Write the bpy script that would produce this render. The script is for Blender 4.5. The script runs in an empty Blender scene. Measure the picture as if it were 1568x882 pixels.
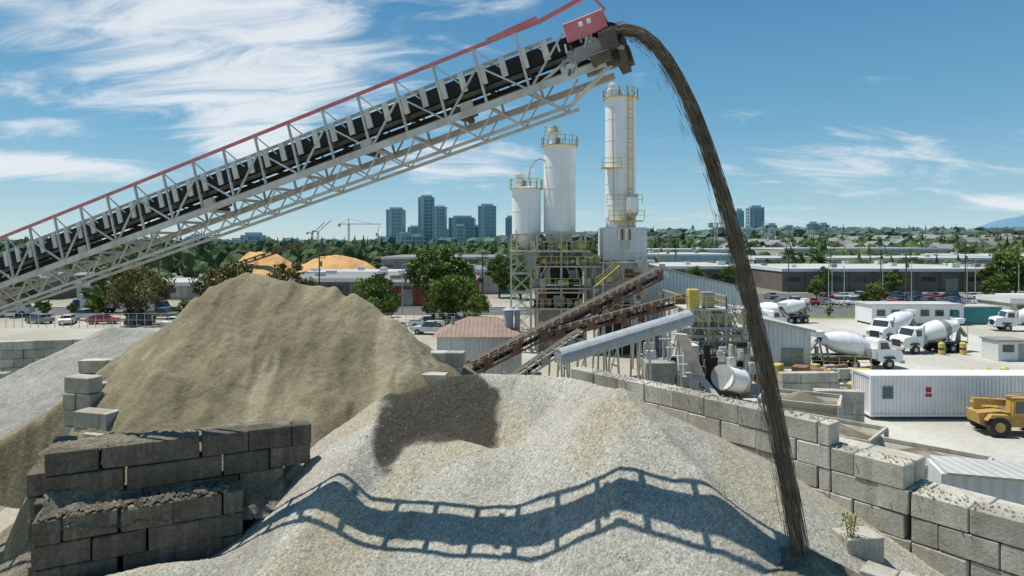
import bpy, math, random
import numpy as np
from mathutils import Vector, Matrix
random.seed(7); np.random.seed(7)
scene=bpy.context.scene
R=random.random
def U(a,b): return a+(b-a)*random.random()

# ------------------------------------------------------------------ materials
def mat(name,c1,c2=None,scale=0.6,rough=0.85,metal=0.0,bump=0.0,bscale=8.0,grain=0.0,gscale=30.0,
        streak=None,streak_amt=0.5,corr=0.0,corr_axis='X',spec=0.3,wet=None,stretch=(1,1,1),patch=None,pscale=0.15):
    m=bpy.data.materials.new(name); m.use_nodes=True
    nt=m.node_tree; N=nt.nodes; L=nt.links
    b=N['Principled BSDF']; b.inputs['Roughness'].default_value=rough; b.inputs['Metallic'].default_value=metal
    b.inputs['Specular IOR Level'].default_value=spec
    geo=N.new('ShaderNodeNewGeometry')
    pos=geo.outputs['Position']
    if c2 is None: c2=tuple(x*0.8 for x in c1)
    mp=N.new('ShaderNodeMapping'); mp.inputs['Scale'].default_value=stretch; L.new(pos,mp.inputs['Vector'])
    n=N.new('ShaderNodeTexNoise'); n.inputs['Scale'].default_value=scale; n.inputs['Detail'].default_value=5; n.inputs['Roughness'].default_value=0.62
    L.new(mp.outputs[0],n.inputs['Vector'])
    cr=N.new('ShaderNodeValToRGB'); cr.color_ramp.elements[0].position=0.35; cr.color_ramp.elements[1].position=0.65
    cr.color_ramp.elements[0].color=(*c1,1); cr.color_ramp.elements[1].color=(*c2,1)
    L.new(n.outputs['Fac'],cr.inputs[0]); col=cr.outputs[0]
    def mix(a,bcol,fac,mode='MIX'):
        x=N.new('ShaderNodeMix'); x.data_type='RGBA'; x.blend_type=mode
        if isinstance(fac,float): x.inputs[0].default_value=fac
        else: L.new(fac,x.inputs[0])
        L.new(a,x.inputs[6])
        if isinstance(bcol,tuple): x.inputs[7].default_value=(*bcol,1)
        else: L.new(bcol,x.inputs[7])
        return x.outputs[2]
    def mrange(src,a,bb,c,d):
        r=N.new('ShaderNodeMapRange'); L.new(src,r.inputs[0])
        for i,vv in enumerate((a,bb,c,d)): r.inputs[i+1].default_value=vv
        return r.outputs[0]
    if patch:
        pn=N.new('ShaderNodeTexNoise'); pn.inputs['Scale'].default_value=pscale; pn.inputs['Detail'].default_value=4
        L.new(mp.outputs[0],pn.inputs['Vector'])
        col=mix(col,patch,mrange(pn.outputs['Fac'],0.47,0.6,0,1))
    if streak:
        mp2=N.new('ShaderNodeMapping'); mp2.inputs['Scale'].default_value=(2.2,2.2,0.18); L.new(pos,mp2.inputs['Vector'])
        sn=N.new('ShaderNodeTexNoise'); sn.inputs['Scale'].default_value=1.0; sn.inputs['Detail'].default_value=5; sn.inputs['Roughness'].default_value=0.7
        L.new(mp2.outputs[0],sn.inputs['Vector'])
        col=mix(col,streak,mrange(sn.outputs['Fac'],0.5,0.72,0,streak_amt))
    if wet:
        a=N.new('ShaderNodeAttribute'); a.attribute_name='wet'
        col=mix(col,wet,a.outputs['Fac'])
    if grain>0:
        g=N.new('ShaderNodeTexNoise'); g.inputs['Scale'].default_value=gscale; g.inputs['Detail'].default_value=2; g.inputs['Roughness'].default_value=0.7
        L.new(pos,g.inputs['Vector'])
        v=mrange(g.outputs['Fac'],0.3,0.7,1-grain,1+grain)
        cc=N.new('ShaderNodeCombineColor')
        for i in range(3): L.new(v,cc.inputs[i])
        col=mix(col,cc.outputs[0],1.0,'MULTIPLY')
    at=N.new('ShaderNodeAttribute'); at.attribute_name='tint'
    cc=N.new('ShaderNodeCombineColor')
    for i in range(3): L.new(at.outputs['Fac'],cc.inputs[i])
    col=mix(col,cc.outputs[0],1.0,'MULTIPLY')
    L.new(col,b.inputs['Base Color'])
    last=None
    if bump>0:
        bn=N.new('ShaderNodeTexNoise'); bn.inputs['Scale'].default_value=bscale; bn.inputs['Detail'].default_value=4; bn.inputs['Roughness'].default_value=0.65
        L.new(pos,bn.inputs['Vector'])
        bp=N.new('ShaderNodeBump'); bp.inputs['Strength'].default_value=1.0; bp.inputs['Distance'].default_value=bump
        L.new(bn.outputs['Fac'],bp.inputs['Height']); last=bp
    if corr>0:
        w=N.new('ShaderNodeTexWave'); w.bands_direction=corr_axis; w.inputs['Scale'].default_value=corr
        L.new(pos,w.inputs['Vector'])
        bp=N.new('ShaderNodeBump'); bp.inputs['Strength'].default_value=0.8; bp.inputs['Distance'].default_value=0.05
        L.new(w.outputs['Fac'],bp.inputs['Height'])
        if last: L.new(last.outputs[0],bp.inputs['Normal'])
        last=bp
    if last: L.new(last.outputs[0],b.inputs['Normal'])
    return m

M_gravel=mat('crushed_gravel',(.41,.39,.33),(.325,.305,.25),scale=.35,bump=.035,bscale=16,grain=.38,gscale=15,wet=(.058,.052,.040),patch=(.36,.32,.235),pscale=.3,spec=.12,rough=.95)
M_sand=mat('damp_sand',(.235,.198,.125),(.165,.14,.09),scale=.6,bump=.07,bscale=3.5,grain=.16,gscale=7,patch=(.265,.225,.145),pscale=.5,spec=.1,rough=.97,wet=(.34,.29,.195),stretch=(1,.4,.5))
M_sand_dark=mat('fresh_sand',(.20,.17,.115),(.135,.115,.08),scale=1.0,bump=.05,bscale=9,grain=.25,gscale=14,spec=.1,rough=.97,patch=(.29,.265,.20),pscale=.7)
M_gravel2=mat('pale_gravel',(.34,.335,.29),(.28,.27,.23),scale=.4,bump=.06,bscale=8,grain=.25,gscale=8,rough=.95)
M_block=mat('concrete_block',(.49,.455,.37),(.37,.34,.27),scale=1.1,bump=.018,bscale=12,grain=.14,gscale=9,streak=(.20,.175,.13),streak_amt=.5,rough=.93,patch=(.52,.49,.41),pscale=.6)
M_blockdark=mat('shade_stain_block',(.165,.14,.105),(.095,.08,.058),scale=1.2,bump=.035,bscale=9,grain=.25,gscale=8,streak=(.27,.245,.19),streak_amt=.6,rough=.95)  # base darkened for the wall's shade as well as wet; pale streaks are stains
M_soil=mat('rubble_soil',(.26,.225,.16),(.17,.145,.105),scale=1.5,bump=.08,bscale=9,grain=.35,gscale=12,rough=.97)
M_soildark=mat('dark_soil',(.23,.20,.145),(.14,.12,.085),scale=1.5,bump=.06,bscale=9,grain=.35,gscale=12,rough=.97)  # darker tone of the rubble soil
M_steel=mat('grey_painted_steel',(.58,.57,.52),(.43,.42,.38),scale=1.5,rough=.55,streak=(.22,.15,.09),streak_amt=.35)
M_pink=mat('faded_red_paint',(.62,.20,.20),(.50,.15,.15),scale=2,rough=.5,streak=(.65,.40,.38),streak_amt=.5)
M_belt=mat('rubber_belt',(.015,.015,.015),(.025,.023,.022),scale=3,rough=.7)
M_brown=mat('dusty_steel',(.13,.11,.08),(.075,.065,.05),scale=2,rough=.8)
M_stream=mat('falling_material',(.23,.195,.14),(.13,.11,.078),scale=2,rough=.95,spec=.05)
M_white=mat('silo_white_paint',(.90,.90,.88),(.85,.84,.81),scale=.5,rough=.5,streak=(.66,.57,.42),streak_amt=.35,bump=.02,bscale=1.0)
M_whiteclean=mat('white_paint',(.84,.83,.81),(.76,.75,.73),scale=.8,rough=.45,streak=(.5,.46,.38),streak_amt=.22)
M_corr=mat('corrugated_cladding',(.70,.71,.69),(.60,.61,.59),scale=.3,rough=.5,streak=(.40,.35,.27),streak_amt=.4,corr=.75,corr_axis='X')
M_corrroof=mat('corrugated_roof',(.52,.52,.49),(.44,.43,.40),scale=.4,rough=.55,streak=(.4,.3,.2),streak_amt=.4,corr=.75,corr_axis='X')
M_cover=mat('grey_tube_cover',(.40,.43,.44),(.32,.35,.36),scale=1.2,rough=.6,streak=(.27,.26,.24),streak_amt=.5)
M_yellow=mat('safety_yellow',(.66,.50,.12),(.54,.41,.11),scale=2,rough=.6,streak=(.3,.22,.1),streak_amt=.4)
M_rust=mat('rusty_steel',(.25,.115,.06),(.14,.075,.05),scale=2.2,rough=.85,streak=(.42,.30,.22),streak_amt=.7)
M_rustpale=mat('pinkbrown_roof',(.33,.22,.17),(.25,.18,.145),scale=.7,rough=.8,streak=(.38,.32,.26),streak_amt=.5,corr=.8)
M_greymid=mat('grey_machinery',(.36,.36,.33),(.24,.24,.22),scale=.9,rough=.7,streak=(.18,.13,.08),streak_amt=.5)
M_darkgap=mat('dark_interior',(.045,.042,.036),(.025,.024,.02),scale=1,rough=.9)
M_beige=mat('beige_panel',(.56,.52,.43),(.45,.41,.33),scale=.8,rough=.7,streak=(.25,.18,.12),streak_amt=.5)
M_idler=mat('idler_bracket_paint',(.74,.72,.64),(.62,.60,.53),scale=2,rough=.6,streak=(.35,.3,.22),streak_amt=.4)
M_glass=mat('dark_glass',(.03,.045,.05),(.05,.06,.065),scale=1,rough=.12,spec=.8)
M_tyre=mat('tyre_rubber',(.03,.03,.03),(.07,.065,.055),scale=4,rough=.9)
M_asphalt=mat('asphalt',(.10,.098,.092),(.14,.135,.125),scale=.3,rough=.9,grain=.15,gscale=4)
M_roofgrey=mat('flat_roof_membrane',(.20,.195,.185),(.27,.26,.24),scale=.08,rough=.9,grain=.12,gscale=.6)
M_roofpale=mat('pale_roof',(.50,.49,.46),(.40,.39,.36),scale=.05,rough=.8,grain=.1,gscale=.5)
M_wallred=mat('red_wall',(.30,.07,.06),(.24,.06,.05),scale=.4,rough=.7)
M_walldark=mat('brown_wall',(.15,.125,.105),(.19,.16,.14),scale=.3,rough=.8)
M_bark=mat('bark',(.12,.09,.06),(.07,.055,.04),scale=5,rough=.95)
M_leaf=mat('foliage',(.165,.22,.05),(.095,.14,.032),scale=1.1,rough=.7,spec=.15)
M_leafrust=mat('foliage_russet',(.20,.16,.06),(.12,.13,.04),scale=1.1,rough=.7,spec=.15)
M_far=mat('distant_foliage',(.115,.155,.065),(.062,.095,.045),scale=.35,rough=.9,bump=.8,bscale=.8,spec=.05)
M_farblue=mat('hazed_hill_foliage',(.115,.165,.13),(.085,.13,.115),scale=.15,rough=.95,bump=1.0,bscale=.4,spec=.05)  # distance haze mixed into the leaf colour as blue
M_saw=mat('sawdust',(.66,.38,.15),(.54,.31,.13),scale=.25,rough=.95,bump=.3,bscale=.8)
M_tglass=mat('hazed_tower_glass',(.22,.36,.40),(.17,.30,.34),scale=.06,rough=.3,spec=.5)  # lightened toward blue, so aerial haze sits in the glass colour
M_tslab=mat('hazed_tower_concrete',(.50,.58,.60),(.43,.51,.53),scale=.05,rough=.8)  # pale blue cast painted in for haze over the far towers
M_tele=mat('machine_yellow',(.55,.34,.09),(.42,.27,.08),scale=3,rough=.55,streak=(.3,.25,.18),streak_amt=.5)
M_teal=mat('teal_band',(.05,.25,.25),(.04,.2,.2),rough=.4)
M_redlogo=mat('red_logo',(.5,.04,.05),rough=.5)
M_craneR=mat('crane_red',(.45,.12,.08),rough=.6)
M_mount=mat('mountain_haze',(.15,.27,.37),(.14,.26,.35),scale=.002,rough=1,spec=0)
M_carw=mat('car_white',(.7,.7,.7),rough=.25,spec=.5)
M_carg=mat('car_grey',(.2,.21,.22),rough=.25,spec=.5)
M_carr=mat('car_red',(.35,.03,.03),rough=.25,spec=.5)
M_carb=mat('car_blue',(.04,.09,.2),rough=.25,spec=.5)
M_cark=mat('car_black',(.02,.02,.022),rough=.2,spec=.5)

# ------------------------------------------------------------------ mesh builder
def _chamfer():
    vs=[];idx={}
    for sx in(-1,1):
        for sy in(-1,1):
            for sz in(-1,1):
                for a in range(3):
                    idx[(sx,sy,sz,a)]=len(vs); vs.append(((sx,sy,sz),a))
    fs=[]
    for a in range(3):
        o=[i for i in range(3) if i!=a]
        for s in(-1,1):
            q=[]
            for p,r in((-1,-1),(1,-1),(1,1),(-1,1)):
                k=[0,0,0];k[a]=s;k[o[0]]=p;k[o[1]]=r;q.append(idx[(*k,a)])
            fs.append(q)
        for p in(-1,1):
            for r in(-1,1):
                k0=[0,0,0];k1=[0,0,0]
                k0[a]=-1;k1[a]=1
                k0[o[0]]=k1[o[0]]=p;k0[o[1]]=k1[o[1]]=r
                fs.append([idx[(*k0,o[0])],idx[(*k1,o[0])],idx[(*k1,o[1])],idx[(*k0,o[1])]])
    for sx in(-1,1):
        for sy in(-1,1):
            for sz in(-1,1): fs.append([idx[(sx,sy,sz,a)] for a in range(3)])
    return vs,fs
CH_V,CH_F=_chamfer()
class MB:
    def __init__(s): s.v=[];s.f=[];s.m=[];s.t=[];s.s=[];s.mats=[];s.M=None
    def mi(s,m):
        if m not in s.mats: s.mats.append(m)
        return s.mats.index(m)
    def add(s,vs,fs,m,tint=None,smooth=False):
        o=len(s.v)
        if s.M is not None: vs=[s.M@Vector(p) for p in vs]
        s.v.extend(tuple(p) for p in vs)
        k=s.mi(m)
        if tint is None: tint=U(.93,1.05)
        for f in fs:
            s.f.append([i+o for i in f]);s.m.append(k);s.t.append(tint);s.s.append(smooth)
    def box(s,c,d,m,rz=0,tint=None,taper=1.0,ch=0,jit=0):
        x,y,z=d[0]/2,d[1]/2,d[2]/2
        cs,sn=math.cos(rz),math.sin(rz)
        def tr(px,py,pz): return (c[0]+px*cs-py*sn,c[1]+px*sn+py*cs,c[2]+pz)
        if ch>0:
            vs=[];J={}
            for (sg,a) in CH_V:
                if sg not in J: J[sg]=(U(-jit,jit),U(-jit,jit),U(-jit,jit),ch*U(.6,1.5)*(2.2 if random.random()<.1 else 1) if jit else ch)
                j=J[sg];cc=j[3]
                q=[sg[0]*(x-cc),sg[1]*(y-cc),sg[2]*(z-cc)]; q[a]=sg[a]*(x,y,z)[a]; vs.append(tr(q[0]+j[0],q[1]+j[1],q[2]+j[2]))
            s.add(vs,CH_F,m,tint);return
        vs=[tr(-x,-y,-z),tr(x,-y,-z),tr(x,y,-z),tr(-x,y,-z),tr(-x*taper,-y*taper,z),tr(x*taper,-y*taper,z),tr(x*taper,y*taper,z),tr(-x*taper,y*taper,z)]
        s.add(vs,[(0,3,2,1),(4,5,6,7),(0,1,5,4),(1,2,6,5),(2,3,7,6),(3,0,4,7)],m,tint)
    def beam(s,p,q,w,h,m,tint=None):
        p=Vector(p);q=Vector(q);d=(q-p)
        if d.length<1e-5:return
        d.normalize();up=Vector((0,0,1))
        if abs(d.z)>.98: up=Vector((0,1,0))
        a=d.cross(up).normalized();b=a.cross(d).normalized()
        a*=w/2;b*=h/2
        vs=[p-a-b,p+a-b,p+a+b,p-a+b,q-a-b,q+a-b,q+a+b,q-a+b]
        s.add(vs,[(0,1,2,3),(7,6,5,4),(0,4,5,1),(1,5,6,2),(2,6,7,3),(3,7,4,0)],m,tint)
    def cyl(s,p,q,r1,r2,m,n=16,tint=None,caps=True,smooth=True):
        p=Vector(p);q=Vector(q);d=(q-p).normalized();up=Vector((0,0,1))
        if abs(d.z)>.98: up=Vector((0,1,0))
        a=d.cross(up).normalized();b=a.cross(d).normalized()
        vs=[];
        for i in range(n):
            t=2*math.pi*i/n;e=a*math.cos(t)+b*math.sin(t)
            vs.append(p+e*r1)
        for i in range(n):
            t=2*math.pi*i/n;e=a*math.cos(t)+b*math.sin(t)
            vs.append(q+e*r2)
        if tint is None: tint=U(.95,1.04)
        s.add(vs,[(i,(i+1)%n,n+(i+1)%n,n+i) for i in range(n)],m,tint,smooth)
        if caps: s.add(vs,[list(range(n))[::-1],list(range(n,2*n))],m,tint)
    def prism(s,prof,y0,y1,m,tint=None,ty=None):
        n=len(prof)
        vs=[(x,y0,z) for x,z in prof]+[(x,y1,z) for x,z in prof]
        s.add(vs,[list(range(n)),list(range(n,2*n))[::-1]]+[(i,n+i,n+(i+1)%n,(i+1)%n) for i in range(n)],m,tint)
    def rail(s,pts,m,h=1.1,w=.06,closed=False,sp=1.3):
        pts=[Vector(p) for p in pts]
        if closed: pts=pts+[pts[0]]
        for a,b in zip(pts[:-1],pts[1:]):
            L=(b-a).length;n=max(1,int(L/sp))
            for i in range(n+1):
                p=a.lerp(b,i/n); s.beam(p,p+Vector((0,0,h)),w,w,m)
            s.beam(a+Vector((0,0,h)),b+Vector((0,0,h)),w,w,m); s.beam(a+Vector((0,0,h*.52)),b+Vector((0,0,h*.52)),w*.8,w*.8,m)
    def build(s,name,loc=(0,0,0),rz=0,sc=1,parent=None):
        me=bpy.data.meshes.new(name+'_mesh'); me.from_pydata(s.v,[],s.f)
        for m in s.mats: me.materials.append(m)
        me.polygons.foreach_set('material_index',s.m); me.polygons.foreach_set('use_smooth',s.s)
        a=me.attributes.new('tint','FLOAT','FACE'); a.data.foreach_set('value',s.t)
        me.update()
        return place(me,name,loc,rz,sc)
def place(me,name,loc=(0,0,0),rz=0,sc=1):
    o=bpy.data.objects.new(name,me); scene.collection.objects.link(o)
    o.location=loc;o.rotation_euler=(0,0,rz);o.scale=(sc,sc,sc) if not isinstance(sc,tuple) else sc
    return o

# ------------------------------------------------------------------ noise / heightfields
def vnoise(x,y,seed=0):
    ix=np.floor(x);iy=np.floor(y);fx=x-ix;fy=y-iy
    fx=fx*fx*(3-2*fx);fy=fy*fy*(3-2*fy)
    def h(a,b):
        v=np.sin(a*127.1+b*311.7+seed*17.3)*43758.5453
        return v-np.floor(v)
    return (h(ix,iy)*(1-fx)+h(ix+1,iy)*fx)*(1-fy)+(h(ix,iy+1)*(1-fx)+h(ix+1,iy+1)*fx)*fy
def fbm(x,y,o=5,seed=0,g=.5):
    r=0;a=1;t=0
    for i in range(o):
        r=r+a*(vnoise(x,y,seed+i)-.5)*2;t+=a;a*=g;x=x*2.03+5.1;y=y*2.03+1.7
    return r/t
def ridge(X,Y,pts,slope):
    best=None
    for a,b in zip(pts[:-1],pts[1:]):
        dx,dy=b[0]-a[0],b[1]-a[1];L=dx*dx+dy*dy+1e-9
        t=np.clip(((X-a[0])*dx+(Y-a[1])*dy)/L,0,1)
        d=np.sqrt((X-a[0]-t*dx)**2+(Y-a[1]-t*dy)**2+.06)
        h=a[2]+(b[2]-a[2])*t-slope*(d-.24)
        best=h if best is None else np.maximum(best,h)
    return best
def smax(hs,k=5.0):
    m=hs[0]
    for h in hs[1:]: m=np.maximum(m,h)
    s=0
    for h in hs: s=s+np.exp(k*(h-m))
    return m+np.log(s)/k
def heightfield(name,x0,x1,y0,y1,step,fn,m,wet=None,keep=None,zmin=-.4,stones=0,tint=0):
    xs=np.arange(x0,x1+step,step);ys=np.arange(y0,y1+step,step)
    X,Y=np.meshgrid(xs,ys)
    Z=fn(X,Y)
    if stones: Z=Z+np.random.normal(0,stones,Z.shape)
    ny,nx=X.shape
    V=np.stack([X,Y,Z],-1).reshape(-1,3)
    if stones: V[:,:2]+=np.random.uniform(-.25,.25,(len(V),2))*step
    I=np.arange(nx*ny).reshape(ny,nx)
    F=np.stack([I[:-1,:-1],I[:-1,1:],I[1:,1:],I[1:,:-1]],-1).reshape(-1,4)
    zm=Z.reshape(-1)[F].max(1)>zmin
    if keep is not None: zm&=keep(X,Y).reshape(-1)[F].all(1)
    F=F[zm]
    me=bpy.data.meshes.new(name+'_mesh'); me.from_pydata(V.tolist(),[],F.tolist())
    me.materials.append(m)
    me.polygons.foreach_set('use_smooth',[True]*len(F))
    a=me.attributes.new('tint','FLOAT','POINT'); a.data.foreach_set('value',np.clip(1+np.random.normal(0,tint,len(V)),.45,1.6) if tint else np.ones(len(V)))
    if wet is not None:
        a=me.attributes.new('wet','FLOAT','POINT'); a.data.foreach_set('value',wet(X,Y,Z).reshape(-1))
    return place(me,name)

# ------------------------------------------------------------------ ground
def sheet(name,poly,z,m):
    b=MB();b.add([(x,y,z) for x,y in poly],[list(range(len(poly)))],m,1.0);return b.build(name)
def ground_mat():
    m=mat('earth_ground',(.40,.37,.29),(.32,.29,.22),scale=.12,bump=.03,bscale=5,grain=.12,gscale=3,patch=(.46,.43,.36),pscale=.05,rough=.95)
    nt=m.node_tree;N=nt.nodes;L=nt.links;b=N['Principled BSDF']
    src=b.inputs['Base Color'].links[0].from_socket
    geo=N.new('ShaderNodeNewGeometry');sp=N.new('ShaderNodeSeparateXYZ');L.new(geo.outputs['Position'],sp.inputs[0])
    mr=N.new('ShaderNodeMapRange');L.new(sp.outputs['Y'],mr.inputs[0]);mr.inputs[1].default_value=125;mr.inputs[2].default_value=185
    n=N.new('ShaderNodeTexNoise');n.inputs['Scale'].default_value=.012;n.inputs['Detail'].default_value=6;L.new(geo.outputs['Position'],n.inputs['Vector'])
    cr=N.new('ShaderNodeValToRGB');L.new(n.outputs['Fac'],cr.inputs[0])
    cr.color_ramp.elements[0].position=.42;cr.color_ramp.elements[0].color=(.09,.12,.05,1)
    cr.color_ramp.elements[1].position=.58;cr.color_ramp.elements[1].color=(.22,.21,.17,1)
    x=N.new('ShaderNodeMix');x.data_type='RGBA';L.new(mr.outputs[0],x.inputs[0]);L.new(src,x.inputs[6]);L.new(cr.outputs[0],x.inputs[7])
    L.new(x.outputs[2],b.inputs['Base Color']);return m
M_ground=ground_mat()
sheet('ground',[(-7000,-300),(7000,-300),(7000,9000),(-7000,9000)],0,M_ground)
M_conc=mat('yard_concrete',(.53,.51,.45),(.46,.435,.375),scale=.1,grain=.1,gscale=2,patch=(.40,.375,.31),pscale=.07,rough=.9,stretch=(1,.4,1))
sheet('concrete_yard',[(15,22),(60,22),(130,60),(135,106),(28,112),(20,60)],.004,M_conc)
sheet('access_road',[(-160,118),(170,118),(170,131),(-160,131)],.004,M_asphalt)
sheet('road_verge',[(30,113),(170,113),(170,117.5),(30,117.5)],.006,M_leaf)
sheet('parking_lot',[(45,132),(190,132),(190,168),(45,168)],.008,M_asphalt)
M_track=mat('tyre_track_dirt',(.30,.265,.20),(.25,.22,.165),scale=.5,rough=.95,grain=.15,gscale=3)
tk=MB();ti=0
for (xa,ya,cv,ln) in((-30,24,.020,50),(-34,26,.012,46),(-27,30,-.01,40),(40,36,.004,60),(44,40,-.006,50),(34,58,.01,50)):
    for off in(0,2.1):
        ti+=1;pts=[]
        for i in range(26):
            t=i/25*ln; pts.append((xa+off+cv*t*t*(.5)-t*.25*(1 if xa<0 else -3),ya+t*(1 if xa<0 else .35)))
        for (x0_,y0_),(x1_,y1_) in zip(pts[:-1],pts[1:]):
            z_=.009+ti*.0016
            tk.add([(x0_,y0_,z_),(x0_+.5,y0_+.1,z_),(x1_+.5,y1_+.1,z_),(x1_,y1_,z_)],[(0,1,2,3)],M_track,U(.9,1.1))
tk.build('tyre_tracks')
kb=MB();
for y in (117.8,131.2): kb.box((5,y,.07),(320,.25,.14),M_block)
kb.build('road_kerb')
mk=MB()
for i in range(50): mk.add([(-155+i*6.5,124.4,.012),(-152+i*6.5,124.4,.012),(-152+i*6.5,124.6,.012),(-155+i*6.5,124.6,.012)],[(0,1,2,3)],M_yellow)
for i in range(40):
    x=52+i*3; mk.add([(x,134,.014),(x+.15,134,.014),(x+.15,139,.014),(x,139,.014)],[(0,1,2,3)],M_whiteclean)
mk.build('road_marking')

# ------------------------------------------------------------------ gravel pile (foreground)
P0=(5.3,28.2);DX,DY=.62,-.785
def sideR(X,Y): return (X-P0[0])*(-DY)+(Y-P0[1])*DX   # >0 : beyond wall
R1=[(-4.8,26,7.0),(-5.8,21.6,5.15),(-6.4,20.2,4.3),(-7.2,18.3,3.0)]
R2=[(-4.8,26,6.9),(-2.6,27.5,7.4),(-1.2,28,7.4),(.45,28,7.35),(2.7,26,7.5),(3.65,22,8.05)]
R3=[(3.65,22,8.05),(5.2,18.8,6.55),(5.6,17.7,6.05),(5.4,16.8,5.4),(4.9,15.6,4.5)]
R4=[(-2.9,23.9,5.95),(-.77,22.7,5.85),(1.3,22.4,6.2),(3.65,22,7.9)]
R5=[(-8,20.5,3.2),(-11.5,20.2,2.9),(-15.5,19.2,2.3)]
def hgravel(X,Y):
    h=smax([ridge(X,Y,R1,.70),ridge(X,Y,R2,.82),ridge(X,Y,R3,.84),ridge(X,Y,R4,.50),ridge(X,Y,R5,.5)],9)
    h=h-.35*np.clip(17.8-Y,0,9)*np.exp(-((X-.5)/5.)**2)
    h=h+fbm(X*.45,Y*.45,4,3)*.12+fbm(X*2.2,Y*2.2,3,9)*.03
    return h
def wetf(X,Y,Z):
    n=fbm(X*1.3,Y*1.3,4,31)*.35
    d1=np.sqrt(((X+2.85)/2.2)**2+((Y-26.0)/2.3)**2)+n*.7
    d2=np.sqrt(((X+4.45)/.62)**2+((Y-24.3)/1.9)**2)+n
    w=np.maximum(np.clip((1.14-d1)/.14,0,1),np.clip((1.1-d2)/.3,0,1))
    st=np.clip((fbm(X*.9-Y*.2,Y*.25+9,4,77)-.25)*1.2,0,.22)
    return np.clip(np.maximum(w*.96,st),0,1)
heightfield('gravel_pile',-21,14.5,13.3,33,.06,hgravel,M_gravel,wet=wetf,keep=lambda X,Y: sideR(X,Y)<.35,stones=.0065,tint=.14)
def hcone(X,Y):
    h=smax([ridge(X,Y,[(7.5,16.7,5.15),(6.9,15.9,5.0)],.62),ridge(X,Y,[(6.6,15.0,4.9),(4.6,14.2,4.75)],.6)],5)
    return h+fbm(X*1.3,Y*1.3,4,13)*.2+fbm(X*5,Y*5,2,3)*.03
heightfield('fresh_sand_cone',0,15,10,24,.08,hcone,M_sand_dark,keep=lambda X,Y: sideR(X,Y)<.3,stones=.012,tint=.12)

# sand pile
S1=[(-14.9,36.5,11.6),(-13.9,36.2,11.25),(-8.6,34.8,10.35),(-6.3,33.6,9.0)]
S2=[(-14.9,36.5,11.2),(-16.5,31.5,7.9)]
S3=[(-11,34.6,10.1),(-9.0,30.5,7.3)]
def hsand(X,Y):
    h=smax([ridge(X,Y,S1,.76),ridge(X,Y,S2,.80),ridge(X,Y,S3,.78),ridge(X,Y,[(-6.3,33.6,8.9),(-3,34.5,6.8)],.75)],6)
    wx=X+fbm(X*.3,Y*.3,3,44)*1.2
    g=np.abs(fbm((wx*.6+Y*.1),(Y*.16),3,21))
    sc=np.clip((fbm(X*.45,Y*.35,3,61)-.12)*4,0,1)
    h=h+fbm(X*.3,Y*.3,3,8)*.4-g*.55+sc*.24+fbm(X*1.6,Y*1.6,3,2)*.05
    return h-2.2*np.clip(-19.3-X,0,9)*np.clip((33-Y)/3,0,1)-1.5*np.clip(26-Y,0,9)*np.clip((-16-X)/1.5,0,1)
def wets(X,Y,Z):
    a=np.clip((.9-np.abs((X+6.0)-(Y-31)*.12+fbm(X,Y*.5,3,5)*.6)/.75)*1.5,0,1)*np.clip((Y-26)/2,0,1)
    b_=np.clip((fbm(X*.8,Y*.22,4,91)-.28)*5,0,.8)
    return np.maximum(a*.85,b_)
heightfield('sand_pile',-30,4,22,52,.13,hsand,M_sand,keep=lambda X,Y:(Y>21.9+(X+15)*.5)|(X<-16),wet=wets,tint=.06,stones=.006)
def h2(X,Y): return smax([ridge(X,Y,[(-31.5,51,6.5),(-28,51,6.3)],.62),ridge(X,Y,[(-31.5,51,6.2),(-36,47,3.4)],.55)],4)+fbm(X*.4,Y*.4,4,5)*.3
heightfield('pale_gravel_pile',-48,-16,36,64,.25,h2,M_gravel2,stones=.02,tint=.08)
def h3(X,Y): return ridge(X,Y,[(-17.2,29.5,4.3),(-16.2,27,3.6)],.8)+fbm(X,Y,4,15)*.25
heightfield('dirt_mound',-24,-10,22,34,.2,h3,M_soil,stones=.02,tint=.1)
def hs(X,Y): return smax([ridge(X,Y,[(-86,222,9.6),(-80,222,9.2)],.6),ridge(X,Y,[(-66,222,8.6),(-60,222,9.4),(-50,222,6.6)],.6),ridge(X,Y,[(-90,225,9.9),(-88,225,9.9)],.8)],1.5)+fbm(X*.2,Y*.2,4,5)*1.0
heightfield('sawdust_pile',-108,-38,205,240,.7,hs,M_saw)
def hl(X,Y):
    s=(X+15)*.896+(Y-21)*.445
    n=(X+15)*.445-(Y-21)*.896
    h=5.05-.75*np.abs(n-.35)+fbm(X*1.2,Y*1.2,4,55)*.4-.10*s
    return np.where(s>7.2,h-(s-7.2),h)
heightfield('spilled_rubble',-16.5,-8,19,25,.08,hl,M_soildark,keep=lambda X,Y:(((X+15)*.445-(Y-21)*.896)<1.5)&(((X+15)*.445-(Y-21)*.896)>-.2)&(((X+15)*.896+(Y-21)*.445)>0),zmin=2,stones=.02,tint=.15)
def hl2(X,Y):
    s=(X+15)*.896+(Y-21)*.445
    n=(X+15)*.445-(Y-21)*.896
    return 6.30+fbm(X*.9,Y*.9,4,65)*.30+.08*np.sin(s)-.9*np.clip(n-.1,0,9)-.25*np.clip(-n-.6,0,9)
heightfield('spilled_rubble',-17,-7.4,20,27,.08,hl2,M_soildark,keep=lambda X,Y:(((X+15)*.445-(Y-21)*.896)<.38)&(((X+15)*.445-(Y-21)*.896)>-2.2)&(((X+15)*.896+(Y-21)*.445)>-.2)&(((X+15)*.896+(Y-21)*.445)<7.6),zmin=2,stones=.02,tint=.15)

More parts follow.
